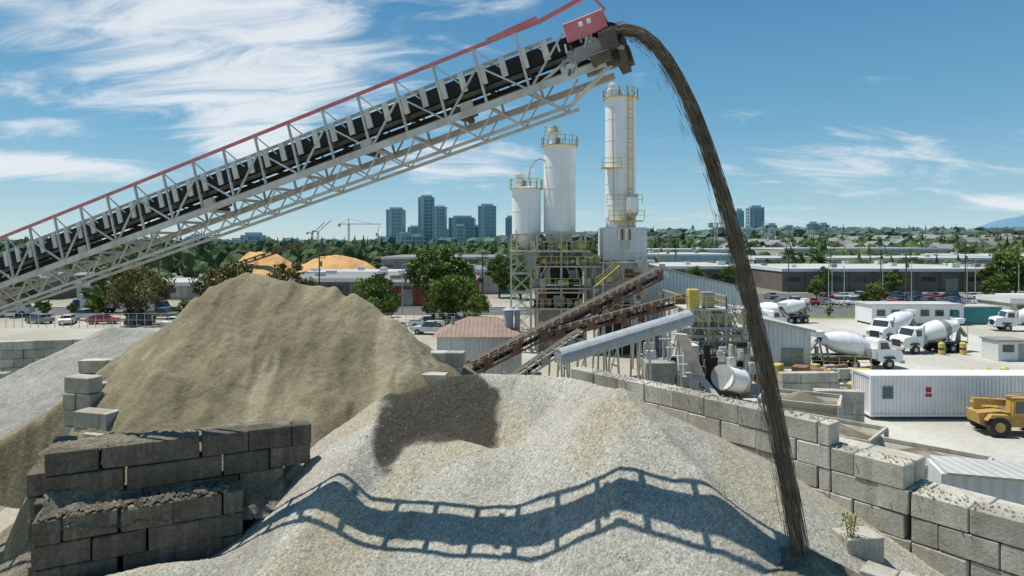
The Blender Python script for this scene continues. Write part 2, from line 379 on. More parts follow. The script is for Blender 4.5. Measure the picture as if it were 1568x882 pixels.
# ------------------------------------------------------------------ block walls
def blocks(b,p,d,L,ztop,n,m,thick=.75,bl=1.5,bh=.75,zmin=-.6,off=0,rough=.010,skip=0):
    rz=math.atan2(d[1],d[0])
    for j in range(n):
        z=ztop-bh*(j+.5)
        if z<zmin:break
        s=-(bl/2 if (j+off)%2 else 0)
        while s<L-.05:
            a=max(s,0);e=min(s+bl,L);s+=bl
            if e-a<.2: continue
            cx=p[0]+d[0]*(a+e)/2+U(-1,1)*rough*2.5;cy=p[1]+d[1]*(a+e)/2+U(-1,1)*rough*2.5
            b.box((cx,cy,z+U(-.01,.01)),(e-a-.03,thick+U(-.03,.03),bh-.025),m,rz=rz+U(-1,1)*rough,tint=U(.74,1.12),ch=.024,jit=.009)
rw=MB()
nrm=(.785,.62)
def rp(s,o=0): return (P0[0]+DX*s+nrm[0]*o,P0[1]+DY*s+nrm[1]*o)
blocks(rw,rp(-4,.38),(DX,DY),12.4,7.0,9,M_block)
blocks(rw,rp(8.42,.36),(DX,DY),2.4,6.25,9,M_block,off=1)
blocks(rw,rp(10.84,.38),(DX,DY),12,5.5,8,M_block)
blocks(rw,rp(6.2,1.15),(DX,DY),4.6,6.25,8,M_block)
blocks(rw,rp(9.6,1.15),(DX,DY),6,5.5,8,M_block)
rw.build('concrete_block_wall')
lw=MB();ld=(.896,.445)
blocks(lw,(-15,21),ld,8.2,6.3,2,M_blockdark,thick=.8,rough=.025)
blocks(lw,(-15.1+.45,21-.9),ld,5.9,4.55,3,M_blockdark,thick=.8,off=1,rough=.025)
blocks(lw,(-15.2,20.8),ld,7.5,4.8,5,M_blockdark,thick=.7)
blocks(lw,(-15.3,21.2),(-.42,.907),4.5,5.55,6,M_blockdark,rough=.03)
lw.build('shade_stain_block_wall')  # block colour here carries painted shade besides wet and stains
w=MB();blocks(w,(-20.4,30.2),(.95,-.3),1.6,6.9,8,M_block);blocks(w,(-19.0,28.8),(.95,-.3),1.9,5.7,7,M_block);blocks(w,(-20.6,31),(.3,.95),6,6.15,7,M_block)
blocks(w,(-18.2,28.2),(.95,-.3),2.2,4.9,6,M_block);w.build('concrete_block_wall')
w=MB();blocks(w,(-24.4,37),(.98,.1),3,6.4,8,M_block);w.build('concrete_block_wall')
w=MB();blocks(w,(-47,55),(.96,.25),13,4.6,6,M_block);blocks(w,(-41,47),(.98,.12),4.5,3.6,5,M_block);blocks(w,(-42,46),(.98,.12),3.5,2.1,3,M_block);w.build('concrete_block_wall')
w=MB();blocks(w,(-4.8,34),(.98,-.12),2.4,7.4,8,M_block);blocks(w,(-4.6,31.8),(.98,-.12),1.6,6.7,8,M_block);w.build('concrete_block_wall')
w=MB();blocks(w,(9.1,18.1),(.98,.15),1.1,4.95,5,M_block,bl=1.1);blocks(w,(9.3,17.3),(.7,-.7),1.6,4.5,5,M_block,bl=.8);w.build('concrete_block_wall')
rs=MB()
def stone(b,c,r,m):
    vs=[];
    for v in ((1,0,0),(-1,0,0),(0,1,0),(0,-1,0),(0,0,1),(0,0,-1),(.6,.6,.5),(-.6,.5,.5),(.5,-.6,.5),(-.5,-.6,.5)):
        k=r*U(.7,1.2);vs.append((c[0]+v[0]*k,c[1]+v[1]*k,c[2]+v[2]*k*.8))
    fs=[(0,6,4),(6,2,4),(2,7,4),(7,1,4),(1,9,4),(9,3,4),(3,8,4),(8,0,4),(0,2,6),(2,1,7),(1,3,9),(3,0,8),(0,5,2),(2,5,1),(1,5,3),(3,5,0)]
    b.add(vs,fs,m,U(.6,1.3))
for i in range(500):
    s=U(0,5.3);n=.95+random.gauss(0,.25);stone(rs,(-15+.896*s+.445*n,21+.445*s-.896*n,4.6),U(.03,.12),M_soildark)
for i in range(700):
    s=U(-3,16);t=7.02 if s<8.3 else (6.27 if s<10.8 else 5.52);q=rp(s,.38+random.gauss(0,.25));stone(rs,(q[0],q[1],t),U(.015,.045),M_gravel2)
for i in range(700):
    x=U(-9,8);y=U(16,27)
    if sideR(x,y)>-.1: continue
    z=float(hgravel(np.array([x]),np.array([y]))[0]);stone(rs,(x,y,z),U(.015,.038),M_gravel2)
rs.build('loose_rubble')

# ------------------------------------------------------------------ main stacker conveyor
C=MB()
KC=.93
O=Vector((-19.72,25.11,11.29));D=Vector((23.2,-7.5,6.9));D.normalize()
Vv=Vector((.307,.952,0)).normalized();Ww=Vv.cross(D).normalized()
if Ww.z<0: Ww=-Ww
def c(s,v,w_): return O+(D*s+Vv*v+Ww*w_)*KC
S0,S1_=-33,26.2
VN,VF=-.12,1.56
VM=(VN+VF)/2
for v in(VN,VF):
    C.beam(c(S0,v,0),c(S1_,v,0),.11,.19,M_steel)
    C.beam(c(S0,v,1.9),c(24.6,v,1.9),.09,.09,M_pink if v==VN else M_steel)
C.beam(c(24.6,VN,1.9),c(26.3,VN,2.1),.09,.1,M_pink);C.beam(c(26.3,VN,2.1),c(26.6,VN,1.5),.07,.07,M_pink)
C.beam(c(22.9,VN,1.93),c(24.6,VN,2.0),.1,.15,M_pink)
n=0;s=S0
PW=1.42
while s<24.6:
    for v in(VN,VF):
        C.beam(c(s,v,0),c(s,v,1.9),.065,.065,M_steel)
        if n%2==0: C.beam(c(s,v,0),c(s+PW,v,1.3),.05,.05,M_steel)
        else: C.beam(c(s,v,1.3),c(s+PW,v,0),.05,.05,M_steel)
        C.beam(c(s,v,1.9),c(s+PW*.5,v,1.0),.035,.035,M_steel)
    C.beam(c(s,VN,.0),c(s,VF,.0),.09,.09,M_steel)
    for ds in (0,PW/2):
        for v in(VM-.47,VM+.47):
            p0=c(s+ds,v,.80);p1=c(s+ds,v,1.44);C.beam(p0,p1,.06,.19,M_idler)
        C.cyl(c(s+ds,VM-.42,1.0),c(s+ds,VM-.18,.86),.06,.06,M_brown,7);C.cyl(c(s+ds,VM-.18,.86),c(s+ds,VM+.18,.86),.06,.06,M_brown,7);C.cyl(c(s+ds,VM+.18,.86),c(s+ds,VM+.42,1.0),.06,.06,M_brown,7)
    C.beam(c(s,VN,.66),c(s,VF,.66),.08,.10,M_brown)
    for v in(VM-.38,VM+.38):
        C.beam(c(s,v,-.05),c(s+PW/2,v,-.72),.04,.04,M_steel);C.beam(c(s+PW/2,v,-.72),c(s+PW,v,-.05),.04,.04,M_steel)
    C.beam(c(s+PW/2,VM-.38,-.72),c(s+PW/2,VM+.38,-.72),.05,.05,M_steel)
    s+=PW;n+=1
for v in(VM-.38,VM+.38): C.beam(c(S0,v,-.75),c(24.9,v,-.75),.075,.09,M_steel)
C.beam(c(24.9,.25,-.75),c(26.4,.1,0),.09,.11,M_steel)
for v in(VM-.46,VM+.46): C.beam(c(S0,v,.66),c(25.6,v,.66),.06,.12,M_brown)
def strip(prof,s0,s1,m):
    vs=[c(s0,VM+v,w_) for v,w_ in prof]+[c(s1,VM+v,w_) for v,w_ in prof];k=len(prof)
    C.add(vs,[(i,i+1,k+i+1,k+i) for i in range(k-1)]+[],m,1.0)
strip([(-.44,1.30),(-.40,1.30),(-.18,.96),(.18,.96),(.40,1.30),(.44,1.30)],S0,26.3,M_belt)
strip([(-.44,1.30),(-.44,.80),(-.3,.74),(.3,.74),(.44,.80),(.44,1.30)],S0,25.9,M_belt)
strip([(-.42,.30),(.42,.30)],S0,26.0,M_brown);strip([(-.42,.37),(.42,.37)],S0,26.0,M_brown)
vs=[];fs=[];k=0
for i in range(304):
    s=S0+i*.195
    for v,hh in((-.24,1.05),(0,1.25),(.24,1.05)): vs.append(c(s,VM+v,hh+U(-.03,.04)))
for i in range(303):
    fs+=[(3*i,3*i+1,3*i+4,3*i+3),(3*i+1,3*i+2,3*i+5,3*i+4)]
C.add(vs,fs,M_sand_dark,1,True)
HS=.72
C.cyl(c(25.75+HS,.15,.82),c(25.75+HS,1.3,.82),.37,.37,M_belt,20)
C.cyl(c(25.75+HS,-.25,.82),c(25.75+HS,.15,.82),.14,.14,M_brown,12)
def hbox(s,v,w_,d,m,tint=None,ch=.02):
    s+=HS
    vs=[]
    for (sg,a) in CH_V:
        h=[d[0]/2,d[1]/2,d[2]/2];q=[sg[i]*(h[i]-ch) for i in range(3)];q[a]=sg[a]*h[a]
        vs.append(c(s+q[0],v+q[1],w_+q[2]))
    C.add(vs,CH_F,m,tint)
hbox(25.2,VN-.05,1.22,(1.25,.12,.58),M_pink)
hbox(25.2,VM,1.54,(1.2,1.6,.05),M_pink)
hbox(25.2,VF,1.22,(1.25,.1,.5),M_pink)
hbox(25.1,VN-.13,1.3,(.14,.03,.14),M_whiteclean);hbox(25.35,VN-.13,1.3,(.14,.03,.14),M_whiteclean)
hbox(25.2,VN,.5,(1.5,.14,.42),M_greymid);hbox(25.3,VF,.5,(1.3,.14,.5),M_greymid)
hbox(25.75,VN-.12,.55,(.5,.25,.55),M_brown);hbox(26.0,.1,.1,(.2,.3,.5),M_brown);hbox(26.1,.9,.25,(.2,.6,.5),M_brown)
hbox(25.4,VN-.15,.12,(.6,.3,.28),M_brown);hbox(24.4,VN+.02,.22,(.5,.18,.25),M_steel)
hbox(25.9,VM,.0,(.3,1.2,.25),M_brown)
C.beam(c(25.6,VN,1.1),c(26.8,VN,.2),.10,.10,M_greymid);C.beam(c(24.2,VN,.1),c(26,VN,.8),.07,.07,M_steel)
C.beam(c(26.7,.1,.4),c(26.75,.1,-.45),.06,.06,M_brown);C.beam(c(26.2,.1,0),c(26.8,.1,-.1),.1,.15,M_brown)
for i in range(14):
    q=c(U(24.9,26.7),VN-.08,U(-.1,.8));C.beam(q,q+Vector((U(-.2,.2),0,U(.1,.35))),.05,.05,random.choice((M_brown,M_steel,M_greymid)))
for q in(4.6,10.9,17.6,21.3):
    C.beam(c(q-.3,VM,.32),c(q+.3,VM,.32),.9,.2,M_brown);C.cyl(c(q,.1,.15),c(q,1.3,.15),.1,.1,M_brown,10)
    C.beam(c(q+.2,VN+.05,.2),c(q+.6,VN+.05,.2),.15,.3,M_beige)
for v in(-1.2,2.6):
    C.beam(c(-12,VN if v<0 else VF,-.8),(c(-13,v,0).x,c(-13,v,0).y,.6),.22,.22,M_steel)
    C.beam(c(-20,VN if v<0 else VF,-.4),(c(-13,v,0).x,c(-13,v,0).y,.6),.16,.16,M_steel)
    q=c(-13,v,0);C.cyl((q.x-.2,q.y-.3,.6),(q.x+.2,q.y+.3,.6),.6,.6,M_tyre,18)
C.beam(c(-32,.7,0),(c(-32,.7,0).x,c(-32,.7,0).y,0),.4,.4,M_steel)
C.build('stacker_conveyor')

# falling stream
F=MB()
def traj(t):
    s=2.604*t;return Vector((2.74+.952*s,18.10-.307*s,18.78+1.2555*t-4.65*t*t))
def vel(t): return Vector((2.48,-.80,1.2555-9.3*t)).normalized()
T=1.86
NS=12500
vs=[];fs=[]
for i in range(NS):
    t=T*(random.random()**1.0)
    v=vel(t);a=v.cross(Vector((.3,.95,0))).normalized();b2=v.cross(a).normalized()
    sg=.056+.034*t
    r=max(-2.0,min(2.0,random.gauss(0,1)))*sg
    if random.random()<.08: r+=abs(random.gauss(0,.12))*(1 if a.x<0 else -1)
    p=traj(t)+a*r+b2*random.gauss(0,.09)
    L=U(.10,.30)*(.4+t*.9);wd=U(.004,.0095)
    o=len(vs);vs+=[tuple(p-v*L),tuple(p+a*wd),tuple(p+b2*wd),tuple(p-a*wd),tuple(p+v*L)]
    fs+=[(o,o+1,o+2),(o,o+2,o+3),(o+4,o+1,o+2),(o+4,o+2,o+3),(o,o+1,o+3),(o+4,o+1,o+3)]
F.add(vs,fs,M_stream,1.0)
for j in range(18):
    off=random.gauss(0,.045);ob=random.gauss(0,.14);tm=U(.35,.85)
    pr=None;K=26
    for k in range(K):
        t=tm*k/(K-1);v=vel(t);a=v.cross(Vector((.3,.95,0))).normalized();b2=v.cross(a).normalized()
        p=traj(t)+a*(off*(1+t)+U(-.006,.006))+b2*ob
        if pr is not None: F.cyl(pr,p,.05*(1-.85*(k-1)/K),.05*(1-.85*k/K),M_stream,6,caps=False,tint=.7)
        pr=p
F.build('falling_aggregate_stream')

# ------------------------------------------------------------------ silos
def silo(X,Y,r,z0,z1,cone,name,ladder=True,vent=-1):
    b=MB()
    b.cyl((X,Y,z0),(X,Y,z1),r,r,M_white,40,tint=1)
    nb=int((z1-z0)/2.4)
    for i in range(nb+1):
        z=z0+(z1-z0)*i/nb;b.cyl((X,Y,z-.04),(X,Y,z+.04),r+.025,r+.025,M_white,40,tint=.93)
    b.cyl((X,Y,z1),(X,Y,z1+.35),r,r*.25,M_white,40,tint=.95,caps=False)
    b.cyl((X,Y,cone),(X,Y,z0),.35,r,M_white,32,tint=.85)
    b.cyl((X,Y,cone-1),(X,Y,cone),.3,.3,M_greymid,12)
    n=14;pts=[(X+(r+.25)*math.cos(2*math.pi*i/n),Y+(r+.25)*math.sin(2*math.pi*i/n),z1+.05) for i in range(n)]
    b.rail(pts,M_yellow,h=1.1,w=.06,closed=True,sp=1.5)
    b.cyl((X,Y,z1-.03),(X,Y,z1+.04),r+.35,r+.35,M_yellow,30)
    b.cyl((X+vent*.9,Y,z1+.3),(X+vent*.9,Y,z1+1.7),.55,.55,M_white,16);b.cyl((X+vent*.9,Y,z1+1.7),(X+vent*.9,Y,z1+2.0),.62,.3,M_beige,16)
    b.cyl((X+vent*.2,Y-.6,z1+.3),(X+vent*.2,Y-.6,z1+1.0),.2,.2,M_greymid,10)
    if ladder:
        a=-1.15;lx=X+(r+.25)*math.cos(a);ly=Y+(r+.25)*math.sin(a)
        for dx in(-.25,.25): b.beam((lx+dx,ly,z0),(lx+dx,ly,z1+1),.06,.06,M_yellow)
        z=z0
        while z<z1: b.beam((lx-.25,ly,z),(lx+.25,ly,z),.04,.04,M_yellow);z+=.5
        z=z0+2
        while z<z1+.8:
            pr=None
            for k in range(7):
                t=math.pi*k/6;p=(lx+.4*math.cos(t),ly-.6*math.sin(t),z)
                if pr: b.beam(pr,p,.05,.05,M_yellow)
                pr=p
            z+=1.2
        for t in(.5,1.57,2.6): b.beam((lx+.4*math.cos(t),ly-.6*math.sin(t),z0+2),(lx+.4*math.cos(t),ly-.6*math.sin(t),z1+.6),.04,.04,M_yellow)
    for i in range(4):
        t=math.pi/4+i*math.pi/2;x=X+r*.95*math.cos(t);y=Y+r*.95*math.sin(t)
        b.beam((x,y,z0+.5),(x,y,cone-2),.22,.22,M_steel)
    return b
b=silo(1.76,80,1.76,14.1,19.6,12.2,'',False,-.9)
pr=None
for k in range(9):
    t=math.pi*k/8;p=(3.4-1.4*math.cos(t),79.2,20.6+2.6*math.sin(t))
    if pr:b.cyl(pr,p,.09,.09,M_beige,8)
    pr=p
b.build('cement_silo')
b=silo(5.84,80,1.95,14.4,24.8,12.2,'',False,-.8);b.cyl((5.0,79.4,26.4),(5.0,79.4,27.2),.7,.5,M_beige,12);b.rail([(3.9,78.5,25.9),(5.8,78.5,25.9)],M_yellow,h=1.0)
b.build('cement_silo')
b=silo(13.3,80,1.86,15.0,30.6,13.0,'',True,-1.1)
b.cyl((11.9,79.5,29.6),(11.9,79.5,31.6),.45,.45,M_white,14);b.box((11.9,78.7,22.0),(2.4,1.4,.1),M_yellow);b.rail([(10.8,78,22.05),(13.1,78,22.05)],M_yellow)
b.box((13.6,77.6,15.6),(3.8,1.4,.12),M_yellow);b.rail([(11.4,76.9,15.7),(15.6,76.9,15.7)],M_yellow);b.rail([(11.2,77.2,17.6),(15.4,77.2,17.6)],M_yellow)
b.cyl((14.3,77.6,16.6),(14.3,77.6,18.4),.75,.75,M_white,18);b.cyl((14.3,77.6,15.7),(14.3,77.6,16.6),.2,.75,M_beige,18);b.box((14.3,77.6,18.6),(1.1,1.1,.35),M_beige)
b.beam((12.2,78,15),(12.0,78,29.5),.12,.12,M_beige)
b.box((13.4,79.6,12.9),(5.2,4.6,3.9),M_corr);b.box((13.4,77.25,13.2),(.9,.08,1.8),M_beige)
for i in range(4): b.box((12.6+i*.45,77.22,14.0),(.22,.05,1.3),M_rust if i%2 else M_whiteclean)
b.build('cement_silo')

# ------------------------------------------------------------------ batching tower
B=MB()
def frame(x0,x1,y0,y1,z0,z1,nx,nz,m,w_=.22,br=True):
    xs=[x0+(x1-x0)*i/nx for i in range(nx+1)];zs=[z0+(z1-z0)*i/nz for i in range(nz+1)]
    for y in(y0,y1):
        for x in xs: B.beam((x,y,z0),(x,y,z1),w_,w_,m)
        for z in zs[1:]: B.beam((x0,y,z),(x1,y,z),w_*.8,w_*.8,m)
        if br:
            for i in range(nx):
                for j in range(nz):
                    B.beam((xs[i],y,zs[j]),(xs[i+1],y,zs[j+1]),.09,.09,m);B.beam((xs[i+1],y,zs[j]),(xs[i],y,zs[j+1]),.09,.09,m)
    for x in xs:
        for z in zs[1:]: B.beam((x,y0,z),(x,y1,z),w_*.7,w_*.7,m)
        if br:
            for j in range(nz): B.beam((x,y0,zs[j]),(x,y1,zs[j+1]),.08,.08,m)
frame(-.1,2.3,77.8,80.5,0,14,1,6,M_steel,.2)
frame(3.0,8.7,77.6,82,0,14.2,2,4,M_beige,.26,False)
for z,x0,x1 in((12.0,-.3,9.2),(10.2,2.6,10.5),(7.6,2.2,9.5),(5.2,2.2,11)):
    B.box(((x0+x1)/2,79.5,z),(x1-x0,5.2,.18),M_beige);B.rail([(x0,76.95,z+.1),(x1,76.95,z+.1)],M_yellow,w=.065);B.rail([(x1,76.95,z+.1),(x1,82,z+.1)],M_yellow,w=.065)
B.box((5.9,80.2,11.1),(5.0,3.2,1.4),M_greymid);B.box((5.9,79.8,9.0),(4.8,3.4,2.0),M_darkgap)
B.box((4.2,78.4,9.0),(1.0,1.2,1.9),M_beige,taper=.6);B.box((7.4,78.6,8.9),(1.5,1.5,1.8),M_greymid,taper=.7)
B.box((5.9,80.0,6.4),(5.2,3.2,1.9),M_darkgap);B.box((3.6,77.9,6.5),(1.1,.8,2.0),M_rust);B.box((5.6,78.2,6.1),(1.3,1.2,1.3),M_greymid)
B.box((5.9,80.4,2.5),(6.2,3.6,4.9),M_greymid);B.box((2.2,77.5,10.9),(1.3,1.1,2.2),M_greymid)
for i in range(60):
    x=U(2.6,10.5);z=random.choice((5.4,7.8,10.4,12.2));B.box((x,U(77.2,78.4),z+.45),(U(.2,.8),U(.3,.8),U(.3,1.1)),random.choice((M_greymid,M_beige,M_steel,M_rust,M_yellow,M_darkgap)))
for i in range(26):
    x=U(2,11);z=U(4,12);B.cyl((x,U(77,78),z),(x+U(-1,1),77.6,z+U(.8,2.6)),.09,.09,random.choice((M_steel,M_beige,M_greymid)),7)
B.box((10.1,80.5,8.4),(1.6,3,5.5),M_corr);B.box((13.6,78.5,8.4),(4.6,4,4.9),M_corr)
B.box((12.2,76.4,8.7),(1.8,.5,3.4),M_beige);B.box((15.2,76.35,8.1),(1.9,.5,2.4),M_corr)
for z in(10.7,8.2,5.8): B.box((13.6,76.1,z),(6.8,1.0,.12),M_beige);B.rail([(10.2,75.65,z+.06),(17,75.65,z+.06)],M_yellow,w=.065)
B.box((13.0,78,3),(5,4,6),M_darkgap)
for i in range(40):
    x=U(9.8,18);z=U(3,11);B.box((x,U(75.3,76.3),z),(U(.2,.9),U(.3,.6),U(.2,1.1)),random.choice((M_greymid,M_beige,M_steel,M_rust,M_corr,M_yellow)))
for i in range(9):
    B.beam((9.5+i*1.1,75.9,0),(9.5+i*1.1,75.9,10.6 if i%2 else 8),.14,.14,M_steel)
for k in range(3):
    z=3+k*2.5;B.beam((9.6,75.2,z),(12.4,75.2,z+2.4),.5,.12,M_yellow);B.rail([(9.6,74.9,z),(12.4,74.9,z+2.4)],M_yellow,h=.9,w=.06)
B.build('batching_plant_tower')

# sheds -------------------------------------------------------------
def shed(name,x0,x1,y0,y1,zl,zr,m,mr,extra=None):
    b=MB()
    b.add([(x0,y0,0),(x1,y0,0),(x1,y1,0),(x0,y1,0),(x0,y0,zl),(x1,y0,zr),(x1,y1,zr),(x0,y1,zl)],[(0,1,5,4),(1,2,6,5),(2,3,7,6),(3,0,4,7)],m,1)
    e=.35;dz=(zr-zl)/(x1-x0)*e
    b.add([(x0-e,y0-e,zl-dz+.02),(x1+e,y0-e,zr+dz+.02),(x1+e,y1+e,zr+dz+.02),(x0-e,y1+e,zl-dz+.02),(x0-e,y0-e,zl-dz+.2),(x1+e,y0-e,zr+dz+.2),(x1+e,y1+e,zr+dz+.2),(x0-e,y1+e,zl-dz+.2)],[(0,3,2,1),(4,5,6,7),(0,1,5,4),(1,2,6,5),(2,3,7,6),(3,0,4,7)],mr,1)
    if extra: extra(b)
    b.build(name)
def ex1(b):
    for x in(18.5,21.5,24.5): b.box((x,79.93,5.4),(1.3,.1,1.0),M_glass);b.box((x,79.9,4.82),(1.5,.16,.1),M_whiteclean)
    b.box((26,79.9,1.8),(2.6,.12,3.4),M_greymid)
shed('corrugated_plant_building',16,27.6,80,96,10.4,7.6,M_corr,M_corrroof,ex1)
def ex2(b):
    b.box((23.5,61.95,3.4),(.9,.08,.8),M_glass);b.box((26.6,61.94,1.5),(2.0,.1,3.0),M_greymid);b.box((21.7,61.93,4.4),(.7,.12,.5),M_darkgap)
shed('corrugated_shed',20.9,28.4,62,74,6.3,4.6,M_corr,M_corrroof,ex2)
shed('corrugated_shed',17.6,21.3,66,76,7.4,5.9,M_corr,M_corrroof)
b=MB();x0,x1,y0,y1=-6.9,.9,60,66
b.box(((x0+x1)/2,(y0+y1)/2,2.2),(x1-x0,y1-y0,4.4),M_corr)
e=.4;cx0,cx1=-4.2,-1.6;zz=4.4
b.add([(x0-e,y0-e,zz),(x1+e,y0-e,zz),(x1+e,y1+e,zz),(x0-e,y1+e,zz),(cx0,63,5.9),(cx1,63,5.9)],[(0,1,5,4),(1,2,5),(2,3,4,5),(3,0,4),(0,3,2,1)],M_rustpale,1)
for x,r_ in((-.3,.42),(.5,.25)):
    b.cyl((x,61.5,4.6),(x,61.5,6.6),r_,r_,M_cover,14);b.cyl((x,61.5,6.7),(x,61.5,7.0),r_*1.5,r_*.3,M_cover,14)
b.cyl((-5.6,62,5),(-5.6,62,6.0),.15,.15,M_greymid,8);b.box((-3,59.94,1.4),(1.1,.1,2.2),M_greymid)
b.build('hip_roof_shed')

def incl(name,p,q,wd,m,cover=None,ht=.9,legs=4,rolls=True):
    b=MB();p=Vector(p);q=Vector(q);d=(q-p);L=d.length;d.normalize();a=Vector((d.y,-d.x,0)).normalized();up=Vector((0,0,1))
    for sd in(-1,1):
        o=a*sd*wd/2
        b.beam(p+o,q+o,.1,.16,m);b.beam(p+o+up*ht,q+o+up*ht,.1,.14,m)
        n=int(L/1.3)
        for i in range(n):
            A=p+o+d*L*i/n;B_=p+o+d*L*(i+1)/n
            b.beam(A,A+up*ht,.08,.08,m);b.beam(A,B_+up*ht,.07,.07,m) if i%2 else b.beam(A+up*ht,B_,.07,.07,m)
    b.beam(p+up*(ht+.12),q+up*(ht+.12),wd*.8,.12,M_brown);b.beam(p+up*.25,q+up*.25,wd*.8,.05,M_belt)
    if cover:
        n=14;vs=[]
        for t,pt in((0,p),(1,q)):
            for k in range(n+1):
                th=-.5+(math.pi+1.0)*k/n;vs.append(pt+a*(wd*.6*math.cos(th))+up*(ht*.55+wd*.6*math.sin(th)))
        b.add(vs,[(k,k+1,n+2+k,n+1+k) for k in range(n)],cover,1,True)
        b.add(vs,[list(range(n+1)),list(range(n+1,2*n+2))],cover,.8)
        for i in range(1,5):
            pt=p+d*L*i/5;pr=None
            for k in range(n+1):
                th=-.5+(math.pi+1.0)*k/n;x=pt+a*(wd*.605*math.cos(th))+up*(ht*.55+wd*.605*math.sin(th))
                if pr is not None:b.beam(pr,x,.05,.03,cover)
                pr=x
    else:
        n=int(L/1.0)
        for i in range(n):
            A=p+d*L*(i+.5)/n-a*wd*.55*(1 if a.y>0 else -1)
            b.box(A+up*(ht+.1),(.18,.14,.35),M_beige)
            if i%3==1: b.box(A+up*(ht*.5),(.9,.05,ht*.9),M_rust if m is M_rust else M_greymid,rz=math.atan2(d.y,d.x))
    for i in range(legs):
        t=(i+.7)/(legs+.2);A=p.lerp(q,t)
        for sd in(-1,1):
            b.beam(A+a*sd*wd/2,(A.x+a.x*sd*wd*.9,A.y+a.y*sd*wd*.9,0),.16,.16,M_steel)
        b.beam(A-up*1.5+a*wd*.6,A-up*1.5-a*wd*.6,.1,.1,M_steel);b.beam(A+a*wd*.5,Vector((A.x-a.x*wd*.8,A.y-a.y*wd*.8,A.z*.4)),.08,.08,M_steel)
    return b
b=incl('',(-3.6,56,1.7),(15.3,68,9.3),1.2,M_rust,ht=1.0);b.build('rusty_aggregate_conveyor')
b=incl('',(2.8,60,4.0),(16.5,63,7.1),1.0,M_rust,ht=.8);b.build('rusty_aggregate_conveyor')
b=incl('',(3.5,49.5,3.9),(14.6,54,6.4),1.15,M_steel,cover=M_cover,ht=.7);b.build('covered_conveyor')
b=incl('',(-1.0,53,.8),(6,58,4.5),.9,M_steel,ht=.7,legs=2);b.build('feed_conveyor')

T_=MB();B=T_
frame(15.6,20.2,57,61,0,7.2,3,3,M_steel,.18)
for z,x0,x1 in((7.2,15.2,18.6),(5.6,15.2,20.6),(3.8,14.6,20.6)):
    B.box(((x0+x1)/2,58.8,z),(x1-x0,4.2,.12),M_beige);B.rail([(x0,56.7,z+.06),(x1,56.7,z+.06)],M_yellow,w=.07);B.rail([(x0,61,z+.06),(x1,61,z+.06)],M_yellow,w=.07);B.rail([(x1,56.7,z+.06),(x1,61,z+.06)],M_yellow,w=.07)
B.box((15.9,57.4,8.1),(.9,.9,1.7),M_yellow,ch=.05);B.box((17.3,58,8.0),(1.0,1.2,1.3),M_greymid);B.box((16.2,58,4.8),(1.6,1.6,1.9),M_greymid,taper=.7);B.box((18.6,58,6.3),(1.5,1.3,1.1),M_beige)
B.box((15.0,55.5,2.6),(1.3,1.8,3.6),M_corr);B.box((12.2,54.5,2.2),(2.0,2.2,2.0),M_greymid,taper=1.25);B.box((17.4,56,2.0),(2.4,1.6,2.6),M_darkgap)
B.cyl((17.0,52.5,2.2),(18.6,53.5,1.7),.95,.95,M_white,22);B.cyl((16.9,52.4,2.22),(17.0,52.5,2.2),1.02,1.02,M_steel,22);B.cyl((18.6,53.5,1.7),(18.75,53.6,1.66),1.02,1.02,M_steel,22)
B.beam((13.2,51,5.9),(15.2,53,2.2),1.0,.12,M_steel);B.beam((15.2,53,2.2),(16.3,51.5,.6),.8,.12,M_steel)
for k in range(7): B.beam((11.5+k*.55,51+k*.2,5.5-k*.7),(12.4+k*.55,51+k*.2,5.5-k*.7),.3,.06,M_steel)
for i in range(50):
    B.box((U(11,20.5),U(53.5,56.6),U(.5,4.5)),(U(.2,.9),U(.2,.8),U(.2,1.3)),random.choice((M_greymid,M_steel,M_corr,M_rust,M_beige,M_darkgap)))
for i in range(16): x=U(11,20);B.beam((x,U(54,57),0),(x+U(-.5,.5),55,U(3,6)),.13,.13,M_steel)
B.build('transfer_tower')
b=MB()
def hopper(b,cx,cy,z,l,w_,h,m,rz=0):
    cs,sn=math.cos(rz),math.sin(rz)
    def t(x,y,zz):return(cx+x*cs-y*sn,cy+x*sn+y*cs,zz)
    o=[t(-l/2,-w_/2,z),t(l/2,-w_/2,z),t(l/2,w_/2,z),t(-l/2,w_/2,z)];i_=[t(-l*.2,-w_*.2,z-h),t(l*.2,-w_*.2,z-h),t(l*.2,w_*.2,z-h),t(-l*.2,w_*.2,z-h)]
    b.add(o+i_,[(0,1,5,4),(1,2,6,5),(2,3,7,6),(3,0,4,7),(4,5,6,7)],m,1)
    n=8;V=[];Fq=[]
    for j in range(n+1):
        for i in range(n+1):
            u=i/n*2-1;v=j/n*2-1;V.append(t(u*l*.46,v*w_*.46,z-.35+.75*max(0,1-math.hypot(u,v))+U(-.03,.03)))
    for j in range(n):
        for i in range(n): q=j*(n+1)+i;Fq.append((q,q+1,q+n+2,q+n+1))
    b.add(V,Fq,M_sand_dark,1,True)
    for p,q in((0,1),(1,2),(2,3),(3,0)): b.beam(o[p],o[q],.12,.16,M_beige)
    for p in range(4): b.beam(o[p],(o[p][0],o[p][1],0),.16,.16,M_steel)
hopper(b,16.2,33.5,3.6,4.6,3.2,2.2,M_beige,-.75);hopper(b,18.6,29.5,3.4,4.6,3.2,2.2,M_beige,-.75);hopper(b,17.0,38.5,3.9,4.2,3.0,2.2,M_beige,-.5)
b.build('aggregate_hopper')
